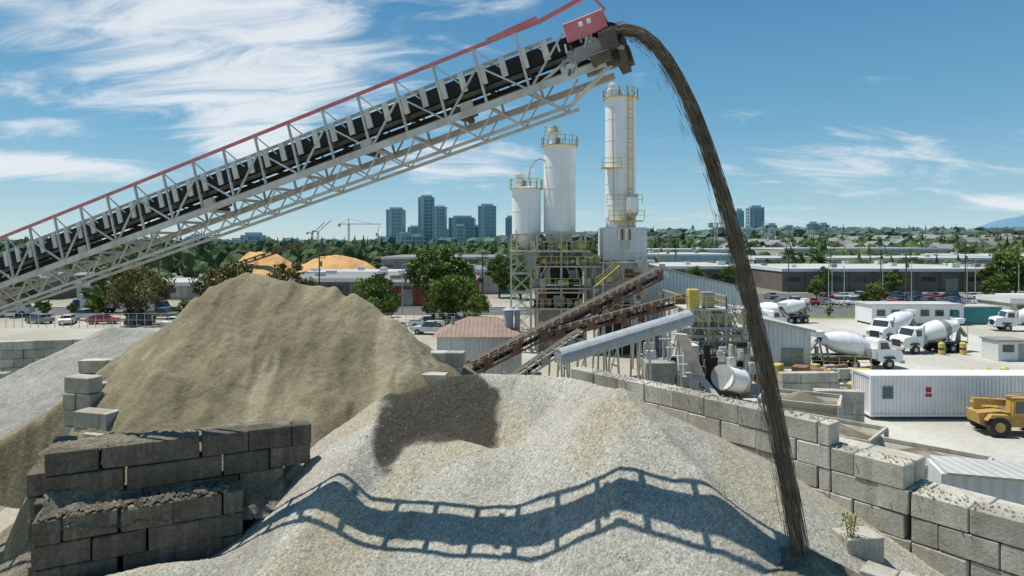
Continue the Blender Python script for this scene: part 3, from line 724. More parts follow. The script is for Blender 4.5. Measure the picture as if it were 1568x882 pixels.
def lean(name,cx,cy,l,w_,z0,z1,rz):
    b=MB();b.M=Matrix.Translation((cx,cy,0))@Matrix.Rotation(rz,4,'Z')
    b.prism([(-l/2,0),(l/2,0),(l/2,z0),(l/2-.5,z1),(-l/2,z1)],-w_/2,w_/2,M_corr);b.box((0,0,z1+.06),(l-.3,w_+.3,.1),M_corrroof)
    b.box((l/2-.9,-w_/2-.05,1),(.8,.08,1.9),M_greymid)
    b.build(name)
lean('bin_enclosure',19.8,26.6,4.6,2.0,2.4,3.7,-.3)
w=MB();blocks(w,(20.3,49.5),(.98,.05),4.6,3.2,4,M_block);blocks(w,(19.5,42),(.95,-.1),3,3.6,5,M_block);w.build('concrete_block_wall')
b=MB()
for i in range(40): b.box((U(22,29),U(52.5,57),U(.3,2.4)),(U(.3,1.6),U(.3,1.4),U(.3,1.2)),random.choice((M_greymid,M_corr,M_steel,M_yellow,M_rust,M_beige)),rz=U(0,1),ch=.03)
for i in range(5): b.cyl((23+i*1.1,51.9,.2),(23+i*1.1,51.9,1.5),.35,.35,random.choice((M_greymid,M_beige,M_steel)),12)
b.rail([(24,62.5,1.4),(33,60,1.4)],M_yellow);b.beam((24,62.5,1.3),(33,60,1.3),1.2,.15,M_yellow)
for x in(24.4,27,30,32.8): b.beam((x,62.4-(x-24)*.27,0),(x,62.4-(x-24)*.27,1.3),.15,.15,M_yellow)
b.build('washout_platform')

# ------------------------------------------------------------------ vehicles
def wheel(b,x,y,r,w_):
    b.cyl((x,y-w_/2,r),(x,y+w_/2,r),r,r,M_tyre,16);s_=-1 if y<0 else 1
    b.cyl((x,y+s_*w_*.5,r),(x,y+s_*(w_*.5+.03),r),r*.5,r*.45,M_steel,10)
def mixer_mesh(cab,stripe):
    b=MB()
    b.box((0,0,1.0),(8.6,.9,.3),M_cark)
    for x in(3.2,-.6,-1.9,-3.2):
        for y in(-1.05,1.05): wheel(b,x,y,.52,.4 if x>2 else .55)
    b.prism([(2.0,.9),(2.0,2.9),(2.25,3.05),(3.15,2.95),(3.55,2.1),(4.6,1.9),(4.75,1.6),(4.75,.75),(3.9,.7),(2.6,.7)],-1.1,1.1,cab)
    b.prism([(3.2,2.15),(3.14,2.85),(3.19,2.88),(3.56,2.12)],-1.0,1.0,M_glass)
    for y in(-1.115,1.085): b.prism([(2.3,2.05),(2.3,2.75),(3.05,2.75),(3.3,2.05)],y,y+.03,M_glass)
    b.box((4.8,0,1.25),(.06,1.2,.8),M_cark);b.box((4.85,0,.7),(.2,2.3,.3),M_steel)
    for y in(-.85,.85): b.box((4.8,y,1.35),(.06,.3,.2),M_glass)
    for y in(-1.25,1.25):b.beam((3.3,y,2.6),(3.3,y,2.0),.12,.2,cab)
    b.prism([(2.6,1.1),(2.8,1.3),(3.7,1.3),(3.95,1.05)],-1.25,1.25,M_cark)
    b.cyl((1.8,.9,1.4),(1.8,.9,3.3),.1,.1,M_steel,8)
    b.box((1.7,0,1.6),(.5,2.0,1.0),stripe)
    ax0=Vector((1.6,0,2.05));ax1=Vector((-3.7,0,3.1))
    prof=[(0,.55),(.06,.85),(.28,1.15),(.5,1.22),(.68,1.05),(.86,.72),(1,.5)]
    for i in range(len(prof)-1):
        t0,r0=prof[i];t1,r1=prof[i+1];b.cyl(ax0.lerp(ax1,t0),ax0.lerp(ax1,t1),r0,r1,M_whiteclean if i!=3 else stripe,20,tint=1,caps=(i==0))
    b.beam((1.5,0,1.1),(1.6,0,2.1),.8,.3,M_greymid)
    for y in(-.6,.6): b.beam((-3.0,y,1.0),(-3.3,y,2.5),.15,.2,M_greymid)
    b.box((-3.9,0,3.6),(.8,.9,.6),M_whiteclean,taper=1.3);b.beam((-3.9,0,2.9),(-5.0,0,1.7),.55,.2,M_greymid);b.beam((-4.0,0,2.3),(-4.0,0,1.2),.3,.3,M_greymid)
    for y in(-1.15,1.15): b.prism([(-3.9,1.1),(-3.7,1.35),(.1,1.35),(.3,1.1)],y-.25,y+.25,M_cark);b.beam((-4.1,y,1),(-4.3,y*.8,3.2),.06,.06,M_steel)
    b.cyl((.9,-1.0,1.5),(.9,-1.0,2.2),.25,.25,M_steel,10)
    return b
def putmesh(b,name):
    o=b.build(name);me=o.data;bpy.data.objects.remove(o);return me
mA=putmesh(mixer_mesh(M_whiteclean,M_whiteclean),'concrete_mixer_truck');mB=putmesh(mixer_mesh(M_whiteclean,M_greymid),'concrete_mixer_truck');mC=putmesh(mixer_mesh(M_yellow,M_whiteclean),'concrete_mixer_truck')
for me,x,y,rz in((mA,35.5,68,.1),(mB,50,78,3.35),(mA,51,87,-2.6),(mA,76,96,2.9),(mB,36,96,.4),(mA,44,106,3.3),(mA,39.5,103,2.0)):
    place(me,'concrete_mixer_truck',(x,y,.004),rz)
def car_mesh(m,suv=False):
    b=MB();h=1.75 if suv else 1.45
    b.prism([(-2.25,.35),(-2.3,.85),(-2.1,1.0),(-1.2,1.05),(1.0,1.0),(2.1,.85),(2.25,.6),(2.2,.32)],-.9,.9,m)
    b.add([(-2.0 if suv else -1.6,-.82,1.0),(1.1,-.82,1.0),(.4,-.68,h),(-1.75 if suv else -1.1,-.68,h),(-2.0 if suv else -1.6,.82,1.0),(1.1,.82,1.0),(.4,.68,h),(-1.75 if suv else -1.1,.68,h)],[(0,1,2,3),(4,7,6,5),(1,5,6,2),(0,3,7,4)],M_glass)
    b.box((-.55,0,h+.015),(1.6,1.36,.05),m)
    for x in(-1.4,1.4):
        for y in(-.82,.82):wheel(b,x,y,.33,.22)
    for y in(-.6,.6): b.box((2.24,y,.68),(.06,.35,.14),M_whiteclean);b.box((-2.29,y,.75),(.05,.3,.15),M_carr)
    return b
def pickup_mesh(m):
    b=MB()
    b.prism([(-2.8,.5),(-2.8,1.15),(-.6,1.15),(-.6,1.1),(1.2,1.15),(2.6,1.05),(2.75,.8),(2.7,.45)],-.97,.97,m)
    b.add([(-.6,-.88,1.13),(1.3,-.88,1.13),(.6,-.75,1.85),(-.5,-.75,1.85),(-.6,.88,1.13),(1.3,.88,1.13),(.6,.75,1.85),(-.5,.75,1.85)],[(0,1,2,3),(4,7,6,5),(1,5,6,2),(0,3,7,4)],M_glass)
    b.box((.05,0,1.87),(1.15,1.5,.05),m);b.box((-1.7,0,1.16),(1.9,1.6,.03),M_cark)
    for x in(-1.8,1.75):
        for y in(-.88,.88):wheel(b,x,y,.4,.28)
    return b
cars=[putmesh(car_mesh(m,s_),'parked_car') for m,s_ in((M_carw,True),(M_carg,False),(M_carr,False),(M_carb,True),(M_cark,True),(M_carw,False))]
pk=[putmesh(pickup_mesh(m),'pickup_truck') for m in(M_carw,M_carg,M_carr)]
def box_truck(m):
    b=MB();b.box((-1,0,2.2),(6,2.4,2.6),M_whiteclean,ch=.04);b.box((0,0,.8),(8,.9,.25),M_cark)
    b.prism([(2.1,.6),(2.1,2.5),(3.2,2.5),(3.7,1.6),(4.2,1.4),(4.25,.6)],-1.1,1.1,m);b.prism([(3.3,1.65),(3.22,2.4),(3.26,2.42),(3.72,1.62)],-1,1,M_glass)
    for x in(-2.8,-1.7,3.1):
        for y in(-1.0,1.0):wheel(b,x,y,.48,.35)
    return b
bt=[putmesh(box_truck(m),'box_truck') for m in(M_whiteclean,M_carb,M_carr)]
for i in range(34):
    x=53.5+i*3.0
    if R()<.8: place(random.choice(cars+pk[:1]),'parked_car',(x,136.5,.012),math.pi/2*(1 if R()<.5 else -1)+U(-.03,.03))
for i in range(26):
    if R()<.7: place(random.choice(cars),'parked_car',(60+i*4.2+U(-.3,.3),152+U(-.3,.3),.012),math.pi/2)
for (x,y,rz),k_ in zip(((-13,100,.1),(-11.5,93,2.9),(-60,112,0),(-72,110,3.1),(-46,108,.2),(66,108,1.0),(88,98,2.9)),(0,0,1,0,2,1,0)): place(pk[k_],'pickup_truck',(x,y,0),rz)
for x,y,rz in((-66,118,0),(-78,122,3.14),(-54,124,0),(-90,116,.2),(95,122,0),(30,126,3.14)): place(random.choice(bt),'box_truck',(x,y,0),rz)
for i in range(9): place(random.choice(cars),'parked_car',(-95+i*6+U(-1,1),104+U(-2,2),0),U(0,3))
# container
b=MB();X0,X1,Y0,Y1=26.4,41.5,48,50.5;z0=.25;z1=3.25
b.box(((X0+X1)/2,(Y0+Y1)/2,(z0+z1)/2),(X1-X0-.1,Y1-Y0-.1,z1-z0-.1),M_whiteclean,tint=1)
x=X0+.3
while x<X1-.3: b.box((x,Y0+.02,(z0+z1)/2),(.13,.05,z1-z0-.3),M_whiteclean,tint=1);x+=.28
y=Y0+.3
while y<Y1-.2: b.box((X0+.02,y,(z0+z1)/2),(.05,.13,z1-z0-.3),M_whiteclean,tint=1);y+=.28
for zz in(z0+.08,z1-.06):
    b.beam((X0,Y0,zz),(X1,Y0,zz),.14,.16,M_whiteclean);b.beam((X0,Y0+.08,zz),(X0,Y1,zz),.14,.16,M_whiteclean)
for q in((X0,Y0),(X1,Y0),(X0,Y1)): b.box((q[0],q[1],(z0+z1)/2),(.17,.17,z1-z0+.02),M_whiteclean,tint=1)
b.box((27.6,Y0-.03,2.0),(.75,.05,.9),M_teal);b.box((27.6,Y0-.06,2.0),(.55,.03,.65),M_glass);b.box((30.6,Y0-.03,2.2),(.35,.04,.35),M_redlogo);b.box((30.6,Y0-.03,1.8),(.45,.04,.2),M_redlogo)
b.build('shipping_container')
# telehandler
b=MB()
for x in(-1.5,1.5):
    for y in(-1.05,1.05): b.cyl((x,y-.22,.68),(x,y+.22,.68),.68,.68,M_tyre,20);s_=-1 if y<0 else 1;b.cyl((x,y+s_*.22,.68),(x,y+s_*.27,.68),.34,.3,M_tele,12)
b.prism([(-2.5,.75),(-2.6,1.5),(-1.2,1.65),(1.6,1.3),(2.2,.9),(2.0,.6),(-2.2,.6)],-.75,.75,M_tele)
b.prism([(-.6,1.4),(-.5,2.5),(.5,2.55),(1.0,1.9),(1.05,1.35)],-1.0,-.15,M_tele);b.prism([(-.4,1.6),(-.35,2.35),(.42,2.4),(.85,1.85),(.9,1.6)],-1.03,-.12,M_glass)
b.box((0,-.58,2.6),(1.2,.95,.08),M_tele)
b.beam((-2.4,.35,2.1),(2.6,.35,1.9),.35,.42,M_tele);b.beam((2.3,.35,1.9),(3.2,.35,1.0),.28,.3,M_tele);b.beam((-2.0,.35,1.5),(-2.3,.35,2.1),.4,.4,M_tele)
b.box((3.15,.0,.8),(.12,1.3,.9),M_greymid);b.beam((3.2,-.4,.4),(4.3,-.4,.38),.12,.06,M_greymid);b.beam((3.2,.5,.4),(4.3,.5,.38),.12,.06,M_greymid)
b.box((-1.2,.85,1.3),(1.6,.5,.7),M_tele,ch=.06);b.cyl((-1.6,.8,1.6),(-1.6,.8,2.3),.06,.06,M_brown,8);b.rail([(-1.8,-.7,2.3),(.4,-.7,2.5)],M_tele,h=.5,w=.05)
for x in(-1.5,1.5): b.prism([(x-.8,1.1),(x-.5,1.5),(x+.5,1.5),(x+.8,1.1),(x+.6,1.25),(x-.6,1.25)],-1.25,-.82,M_tele)
b.build('telehandler',(34.2,44.6,.004),-.12)
b=MB();b.cyl((0,0,0),(0,0,1.3),.35,.35,M_yellow,14);b.cyl((0,0,1.3),(0,0,1.45),.35,.2,M_yellow,14);b.cyl((0,0,.6),(0,0,.8),.36,.36,M_cark,14);bm=putmesh(b,'bollard')
for x,y in((50,76),(52.5,76),(56,74),(42,60),(44,60.5),(46,61)): place(bm,'bollard',(x,y,0))
b=MB();b.box((0,0,1.1),(3.2,2.6,2.2),M_corr,ch=.04);b.box((0,0,2.28),(3.5,2.9,.12),M_roofgrey);b.box((-.5,-1.33,1.4),(1.2,.06,.8),M_glass);b.box((1,-1.33,.95),(.8,.06,1.8),M_greymid);b.build('site_hut',(55,73,0))
# office trailer
b=MB();b.box((64,113.5-8,1.75),(14.5,5,2.9),M_whiteclean,tint=1);b.box((64,105.5,3.27),(14.9,5.4,.14),M_roofpale)
for i in range(6): b.box((58.2+i*2.3,102.96,2.0),(1.3,.08,.9),M_glass);b.box((58.2+i*2.3,102.93,1.5),(1.45,.1,.08),M_teal)
b.box((70,102.95,1.3),(1,.1,2.0),M_teal);b.box((64,105.5,.2),(14,4.6,.38),M_darkgap);b.box((75,106,1.4),(6,4,2.7),M_teal);b.box((75,106,2.83),(6.3,4.3,.14),M_roofpale)
b.build('office_trailer')
def flat_bldg(name,x0,x1,y0,y1,z,m,mr,bay=6,fascia=M_whiteclean,win=True):
    b=MB();b.box(((x0+x1)/2,(y0+y1)/2,z/2),(x1-x0,y1-y0,z),m,tint=1);b.box(((x0+x1)/2,(y0+y1)/2,z+.09),(x1-x0+.4,y1-y0+.4,.16),mr,tint=1)
    b.box(((x0+x1)/2,y0-.12,z-.25),(x1-x0+.5,.2,.8),fascia);b.box((x0-.12,(y0+y1)/2,z-.25),(.2,y1-y0,.8),fascia)
    x=x0+bay/2;i=0
    while x<x1-bay/3:
        if win:
            if i%3==1: b.box((x,y0-.06,1.8),(bay*.55,.12,3.4),M_greymid)
            else: b.box((x,y0-.06,z*.55),(bay*.6,.1,1.1),M_glass)
        b.box((x+bay/2,y0-.08,z/2-.2),(.3,.16,z-.5),m,tint=.8)
        x+=bay;i+=1
    for i in range(int((x1-x0)/9)+1): b.box((U(x0+1,x1-1),U(y0+2,y1-2),z+.7),(U(1,2.4),U(1,2.4),U(.6,1.3)),random.choice((M_corr,M_greymid)))
    b.build(name)
flat_bldg('warehouse',72,131,174,215,6.0,M_walldark,M_roofpale)
flat_bldg('warehouse',38,66,186,225,6.2,M_walldark,M_roofpale)
flat_bldg('warehouse',133,210,178,230,5.4,M_walldark,M_roofgrey)
flat_bldg('warehouse',42,88,250,300,8.5,M_corr,M_roofpale)
flat_bldg('warehouse',95,190,255,300,7.0,M_beige,M_roofpale)
flat_bldg('warehouse',-54,-27,150,185,4.7,M_walldark,M_roofgrey,bay=4)
flat_bldg('warehouse',-27.5,-8,134,160,4.8,M_wallred,M_roofgrey,bay=4,fascia=M_greymid)
flat_bldg('warehouse',-24,-3,166,195,6.2,M_beige,M_roofgrey)
flat_bldg('warehouse',-100,-66,150,170,3.8,M_beige,M_roofpale)
flat_bldg('warehouse',-62,-35,196,215,4.2,M_walldark,M_roofpale)
flat_bldg('warehouse',-50,2,250,300,7.5,M_greymid,M_roofgrey)
flat_bldg('warehouse',-160,-105,150,175,5.0,M_walldark,M_roofgrey)
flat_bldg('warehouse',200,300,270,330,7.5,M_beige,M_roofpale)
flat_bldg('warehouse',60,130,352,400,9.5,M_corr,M_roofpale)
flat_bldg('warehouse',150,240,360,410,10,M_beige,M_roofpale)
flat_bldg('warehouse',84,118,110,118,3.5,M_beige,M_roofpale)
def house(m):
    b=MB();b.box((0,0,2.5),(10,8,5),m);b.add([(-5.5,-4.6,5),(5.5,-4.6,5),(5.5,4.6,5),(-5.5,4.6,5),(-5.5,0,7.8),(5.5,0,7.8)],[(0,1,5,4),(2,3,4,5),(0,4,3),(1,2,5),(0,3,2,1)],M_roofgrey)
    for x in(-3,0,3): b.box((x,-4.03,3.6),(1.4,.1,1.2),M_glass)
    b.box((2,-4.05,1.1),(1.1,.12,2.1),M_greymid);return putmesh(b,'house')
hs_=[house(M_whiteclean),house(M_beige),house(M_corr)]
def hillz(x,y):
    return max(0,min(1,(y-380)/1100))*28*max(0,min(1,(x+150)/500))
def hillf(X,Y): return np.clip((Y-380)/1100,0,1)*28*np.clip((X+150)/500,0,1)+fbm(X*.004,Y*.004,3,4)*1.5-1.2
heightfield('hill',-400,2600,360,2200,26,hillf,M_far,zmin=-.2)
for i in range(60):
    y=U(420,900);x=U(.28,.78)*y;place(random.choice(hs_),'house',(x,y,hillz(x,y)+1.2),U(0,3),U(1,1.5))
# ------------------------------------------------------------------ distant tree mass
def icos():
    t=(1+5**.5)/2;v=[(-1,t,0),(1,t,0),(-1,-t,0),(1,-t,0),(0,-1,t),(0,1,t),(0,-1,-t),(0,1,-t),(t,0,-1),(t,0,1),(-t,0,-1),(-t,0,1)]
    f=[(0,11,5),(0,5,1),(0,1,7),(0,7,10),(0,10,11),(1,5,9),(5,11,4),(11,10,2),(10,7,6),(7,1,8),(3,9,4),(3,4,2),(3,2,6),(3,6,8),(3,8,9),(4,9,5),(2,4,11),(6,2,10),(8,6,7),(9,8,1)]
    v=[Vector(a).normalized() for a in v];mid={};nf=[]
    def m_(a,b):
        k=(min(a,b),max(a,b))
        if k not in mid: mid[k]=len(v);v.append((v[a]+v[b]).normalized())
        return mid[k]
    for a,b,c_ in f:
        x,y,z=m_(a,b),m_(b,c_),m_(c_,a);nf+=[(a,x,z),(b,y,x),(c_,z,y),(x,y,z)]
    return np.array(v),nf
IV,IF=icos()
def fartree(b,x,y,z,h,w_,m,conif=False):
    vv=IV.copy();jit=1+np.random.uniform(-.3,.3,(len(vv),1));vv=vv*jit
    if conif:
        k=(1-(vv[:,2:3]+1)/2)*.9+.06;vv[:,:2]*=k
    vv=vv*np.array([w_/2,w_/2,h/2])+np.array([x,y,z+h*.5])
    b.add(vv.tolist(),IF,m,U(.6,1.4))
ft=MB()
def tree_clump(x,y,h):
    z=hillz(x,y)-1
    fartree(ft,x,y,z,h,U(6,10),M_far,False);fartree(ft,x+U(-4,4),y+U(-3,3),z,h*U(.6,.85),U(5,9),M_far,False)
    if R()<.22: fartree(ft,x+3,y,z,h*1.35,5,M_far,True)
for i in range(1600):
    y=U(242,1000)
    xl,xr=-.82*y,.85*y;x=U(xl,xr)
    if -70<x<0 and y<310: continue
    if 30<x<310 and y<306: continue
    if 190<x<310 and y<340: continue
    if 50<x<245 and 335<y<412: continue
    if -112<x<-35 and y<245: continue
    h=U(7,15) if x<0 else U(7,14)
    if y>380 and x<0: h=U(9,16)
    if x<0 and -.2*y<x and y>320: h*=.8
    tree_clump(x,y,h)
for i in range(110): tree_clump(U(20,260),U(306,335),U(6,10))
for i in range(70): tree_clump(U(36,230),U(233,247),U(5,9))
for i in range(40): tree_clump(U(-36,20),U(222,246),U(5,9))
for i in range(50): tree_clump(U(-160,-106),U(178,200),U(5,9))
ft.build('distant_tree_mass')
ft=MB()
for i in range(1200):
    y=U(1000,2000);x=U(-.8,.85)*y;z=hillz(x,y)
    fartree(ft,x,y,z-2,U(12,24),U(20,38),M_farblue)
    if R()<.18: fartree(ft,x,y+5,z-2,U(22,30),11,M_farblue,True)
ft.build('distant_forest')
def hm(X,Y): return np.maximum(0,330*np.exp(-((X-6300)/800)**2)+180*np.exp(-((X-5500)/500)**2)+fbm(X*.0016,Y*.0016,5,6)*110)*np.clip(1-np.abs(Y-7400)/900,0,1)-20
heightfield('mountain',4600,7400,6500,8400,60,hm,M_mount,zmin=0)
# ------------------------------------------------------------------ city towers
def tower(x,y,w_,d,h,rz=0,crown=True,fh=6.4):
    b=MB();b.M=Matrix.Translation((x,y,0))@Matrix.Rotation(rz,4,'Z')
    b.box((0,0,h/2),(w_,d,h),M_tglass,tint=U(.75,1.25));z=4
    while z<h: b.box((0,0,z),(w_+1.2,d+1.2,1.5),M_tslab,tint=U(.9,1.05));z+=fh
    k=max(2,int(w_/9))
    for i in range(k+1): b.box((-w_/2+w_*i/k,-d/2-.5,h/2),(1.3,1.3,h),M_tslab)
    b.box((-w_*.3,-d/2-.6,h/2),(w_*.22,1.0,h*.98),M_tslab)
    for i in range(3): b.box((-w_/2-.5,-d/2+d*i/2,h/2),(1.3,1.3,h),M_tslab)
    b.box((0,0,h+1.5),(w_*.7,d*.7,5),M_tslab)
    if crown: b.box((0,0,h+.5),(w_+2.5,d+2.5,1.2),M_tslab)
    b.build('residential_tower')
for x,y,wd,h in((-209,1180,28,73),(-158,1210,28,97),(-129,1170,22,76),(-93,1230,46,60),(-45,1190,31,80),(-4,1220,14,60),(-560,1200,23,13),(-548,1210,14,11),(-174,1160,19,40),(-91,1150,17,42),(-185,1300,26,34),(-140,1320,30,38),(-68,1260,18,44)):
    tower(x,y,wd,wd*.8,h,U(-.25,.25),R()<.7)
for x,y,wd,h in((480,1290,26,75),(430,1240,14,66),(512,1290,16,40),(545,1290,20,36),(580,1260,18,42),(598,1260,18,40),(640,1300,16,34),(610,1300,22,38),(430,1290,18,36)): tower(x,y,wd,wd,h+8,U(-.3,.3),False)
for i in range(14): tower(U(-560,-20),U(900,1250),U(14,30),U(12,20),U(14,26),U(-.3,.3),False)
def crane(x,y,h,jib,rz,m,luff=False):
    b=MB();b.M=Matrix.Translation((x,y,0))@Matrix.Rotation(rz,4,'Z');w_=1.0;k=max(.4,y/1700)
    for a in(-w_,w_):
        for c_ in(-w_,w_): b.beam((a,c_,0),(a,c_,h),k,k,m)
    z=0
    while z<h-4: b.beam((-w_,-w_,z),(w_,-w_,z+4),k*.6,k*.6,m);z+=4
    if luff:
        b.beam((0,0,h),(jib*.75,0,h+jib*.7),k*1.6,k*1.6,m);b.beam((0,0,h),(-8,0,h+2),k*2,k*2,m);b.box((-8,0,h),(3,2,3),M_tslab)
    else:
        b.beam((-jib*.3,0,h),(jib,0,h),k*1.2,k*1.5,m);b.beam((0,0,h),(0,0,h+8),k*1.4,k*1.4,m)
        b.beam((0,0,h+8),(jib*.7,0,h+.6),k*.5,k*.5,m);b.beam((0,0,h+8),(-jib*.28,0,h+.6),k*.5,k*.5,m);b.box((-jib*.28,0,h-2),(4,2,4),M_tslab)
    b.box((0,-1.5,h-1.5),(2,2,2.4),M_whiteclean);b.build('tower_crane')
crane(-250,1000,42,50,.1,M_craneR);crane(-300,1010,30,26,.2,M_craneR,True);crane(-318,1040,28,26,.5,M_craneR,True);crane(-208,1010,26,20,1.6,M_craneR,True)
crane(175,560,30,20,.3,M_steel);crane(196,560,24,24,2.8,M_steel);crane(250,650,26,30,3.3,M_steel);crane(266,660,20,22,0.2,M_steel)
# ------------------------------------------------------------------ trees
def tree_mesh(seed,h,r,m,n=5200,leaf=.26,sparse=1.0):
    rs_=np.random.RandomState(seed);random.seed(seed);b=MB()
    b.cyl((0,0,0),(0.1,0,h*.35),.22,.16,M_bark,8);b.cyl((.1,0,h*.35),(0,.1,h*.8),.16,.05,M_bark,8)
    cl=[]
    for i in range(38):
        while True:
            q=rs_.uniform(-1,1,3)
            if (q**2).sum()<1: break
        z=h*.56+q[2]*h*.42;wr=r*(1-.35*max(0,q[2]))*(1 if q[2]>-.6 else .7)
        p=np.array([q[0]*wr,q[1]*wr,z]);cl.append((p,rs_.uniform(.35,1.0)*r*.34,rs_.uniform(.55,1.4)))
    for p,rr,t in cl[:14]:
        z0=h*rs_.uniform(.2,.5);b.cyl((0,0,z0),tuple(p),.07,.02,M_bark,5)
    for p,rr,t in cl:
        k=int(n/38*sparse);dirs=rs_.normal(size=(k,3));dirs/=np.linalg.norm(dirs,axis=1)[:,None]
        rad=rr*rs_.uniform(.35,1.2,(k,1));ce=p+dirs*rad*np.array([1,1,.8])
        a=rs_.normal(size=(k,3));a/=np.linalg.norm(a,axis=1)[:,None];c2=rs_.normal(size=(k,3));bb=np.cross(a,c2);bb/=np.linalg.norm(bb,axis=1)[:,None]
        s_=leaf*rs_.uniform(.5,1.1,(k,1))
        V=np.stack([ce-a*s_,ce-bb*s_*.6,ce+a*s_,ce+bb*s_*.6],1).reshape(-1,3)
        half=k//2
        b.add(V[:half*4].tolist(),[(4*i,4*i+1,4*i+2,4*i+3) for i in range(half)],m,t)
        b.add(V[half*4:].tolist(),[(4*i,4*i+1,4*i+2,4*i+3) for i in range(k-half)],m,t*rs_.uniform(.75,1.2))
    return putmesh(b,'tree')
tg=[tree_mesh(1,8,3.2,M_leaf),tree_mesh(2,9,3.0,M_leaf),tree_mesh(3,8,3.6,M_leaf)]
tr=[tree_mesh(4,9,3.2,M_leafrust,sparse=.8),tree_mesh(5,9,3.8,M_leafrust,sparse=.55)]
random.seed(99)
for me,x,y,s_ in((tr[1],-60,105,1.25),(tr[1],-66,112,.9),(tr[0],-53,122,1.3),(tr[1],-57,126,1.1),(tr[0],-40.5,118,1.25),
  (tg[0],-20.5,103,1.08),(tg[2],-22.5,106,1.0),(tg[1],-13.5,112,1.45),(tg[1],-10.2,114,1.3),(tg[2],-11,104,1.0),(tg[0],-6.4,103,.85),(tg[2],-8,108,1.0),
  (tr[0],-88,116,1.0),(tr[1],-96,112,1.1),(tg[0],-76,120,.9),(tg[2],-100,125,1.1),(tg[0],2,150,1.2),(tg[1],-3,155,1.2),
  (tg[2],121,160,1.5),(tg[0],128,166,1.3),(tg[1],95,128,.8),(tg[2],70,126,.7),(tg[0],110,128,.6),(tg[1],140,168,1.3),(tg[2],60,180,.9),(tg[0],104,240,1.4),(tg[1],112,242,1.3),
  (tg[0],30,140,1.0),(tg[2],48,172,.9),(tg[1],82,171,.8),(tg[0],100,171,.8),(tg[2],70,150,.6),(tr[0],-70,128,1.0),(tr[1],-80,132,1.1)):
    place(me,'tree',(x,y,-.05),U(0,6),(s_*U(.9,1.1),s_*U(.9,1.1),s_))
for i in range(24): place(random.choice(tg),'shrub',(-100+i*4+U(-2,2),114+U(-2,3),-.3),U(0,6),U(.25,.45))
for i in range(30): place(random.choice(tg),'shrub',(40+i*4.3+U(-2,2),115.5+U(-1,1),-.2),U(0,6),U(.15,.3))
b=MB()
for i in range(300):
    t=R();px_=9.3+random.gauss(0,.10+.1*t);py_=17.95+random.gauss(0,.10);pz=4.75+t*.85;s_=U(.02,.05)
    a=Vector((U(-1,1),U(-1,1),U(-.6,1))).normalized()*s_;c_=Vector((U(-1,1),U(-1,1),U(-1,1))).normalized()*s_*.6;p=Vector((px_,py_,pz))
    b.add([p-a,p-c_,p+a,p+c_],[(0,1,2,3)],M_leaf,U(.9,1.8))
for i in range(6): b.beam((9.3,17.95,4.5),(9.3+U(-.2,.2),17.95+U(-.1,.1),5.5),.015,.015,M_leaf)
b.build('weed_plant')
# ------------------------------------------------------------------ poles, lamps, fence
b=MB();b.cyl((0,0,0),(0,0,11),.16,.1,M_bark,8);b.beam((-1.2,0,10.2),(1.2,0,10.2),.12,.14,M_bark)
for x in(-1,0,1): b.cyl((x,0,10.3),(x,0,10.6),.06,.06,M_greymid,6)
b.cyl((.35,0,8.6),(.35,0,9.6),.22,.22,M_greymid,10);up_=putmesh(b,'utility_pole')
for x,y in((-5.5,122),(-36,122),(-66,122),(-98,122),(25,122),(70,116),(100,116),(130,116),(72,170),(96,170),(118,170),(138,170),(150,170),(30,200),(60,240),(90,246),(120,246),(150,246)): place(up_,'utility_pole',(x,y,0),U(-.2,.2))
b=MB();b.cyl((0,0,0),(0,0,9),.1,.06,M_steel,8);b.beam((0,0,8.9),(1.4,0,9.2),.07,.07,M_steel);b.box((1.6,0,9.2),(.6,.25,.12),M_greymid);lp=putmesh(b,'street_lamp')
for x,y in((58,114),(64,132),(82,134),(92,132),(104,134),(116,132),(126,134),(-20,119),(-50,119),(88,155),(110,155),(76,155),(100,104),(84,100)): place(lp,'street_lamp',(x,y,0),U(0,6))
b=MB()
for i in range(90): b.beam((-110+i*1.25,100,0),(-110+i*1.25,100,2.2),.06,.06,M_steel)
for z in(.3,1.2,2.2): b.beam((-110,100,z),(1.25,100,z),.05,.05,M_steel)
b.build('yard_fence')
b=MB()
for i in range(50): b.beam((40+i*2,112.5,0),(40+i*2,112.5,2.2),.06,.06,M_steel)
for z in(.3,1.2,2.2): b.beam((40,112.5,z),(138,112.5,z),.05,.05,M_steel)
b.build('yard_fence')
b=incl('',(-100,215,2),(-70,214,12),1.6,M_rust,ht=1.2,legs=3);b.build('sawdust_conveyor')

# ------------------------------------------------------------------ sun, sky, camera
S=Vector((-.37,.145,1.0)).normalized()
sun=bpy.data.lights.new('sun','SUN');sun.energy=5.0;sun.angle=math.radians(.35);sun.color=(1,.965,.90)
so=bpy.data.objects.new('sun',sun);scene.collection.objects.link(so);so.rotation_euler=S.to_track_quat('Z','Y').to_euler()
W=bpy.data.worlds.new("World");scene.world=W;W.use_nodes=True;nt=W.node_tree;N=nt.nodes;L=nt.links;N.clear()
out=N.new('ShaderNodeOutputWorld');bg=N.new('ShaderNodeBackground');bg.inputs[1].default_value=.105
sky=N.new('ShaderNodeTexSky');sky.sky_type='NISHITA';sky.sun_disc=False;sky.sun_elevation=math.asin(S.z);sky.sun_rotation=math.atan2(S.x,S.y)
sky.altitude=0;sky.air_density=1.0;sky.dust_density=0;sky.ozone_density=3
tc=N.new('ShaderNodeTexCoord');sp=N.new('ShaderNodeSeparateXYZ');L.new(tc.outputs['Generated'],sp.inputs[0])
gr=N.new('ShaderNodeValToRGB');L.new(sp.outputs['Z'],gr.inputs[0]);ce=gr.color_ramp.elements
ce[0].position=0;ce[0].color=(4.4,6.3,7.3,1);ce[1].position=1;ce[1].color=(.6,1.8,3.6,1)
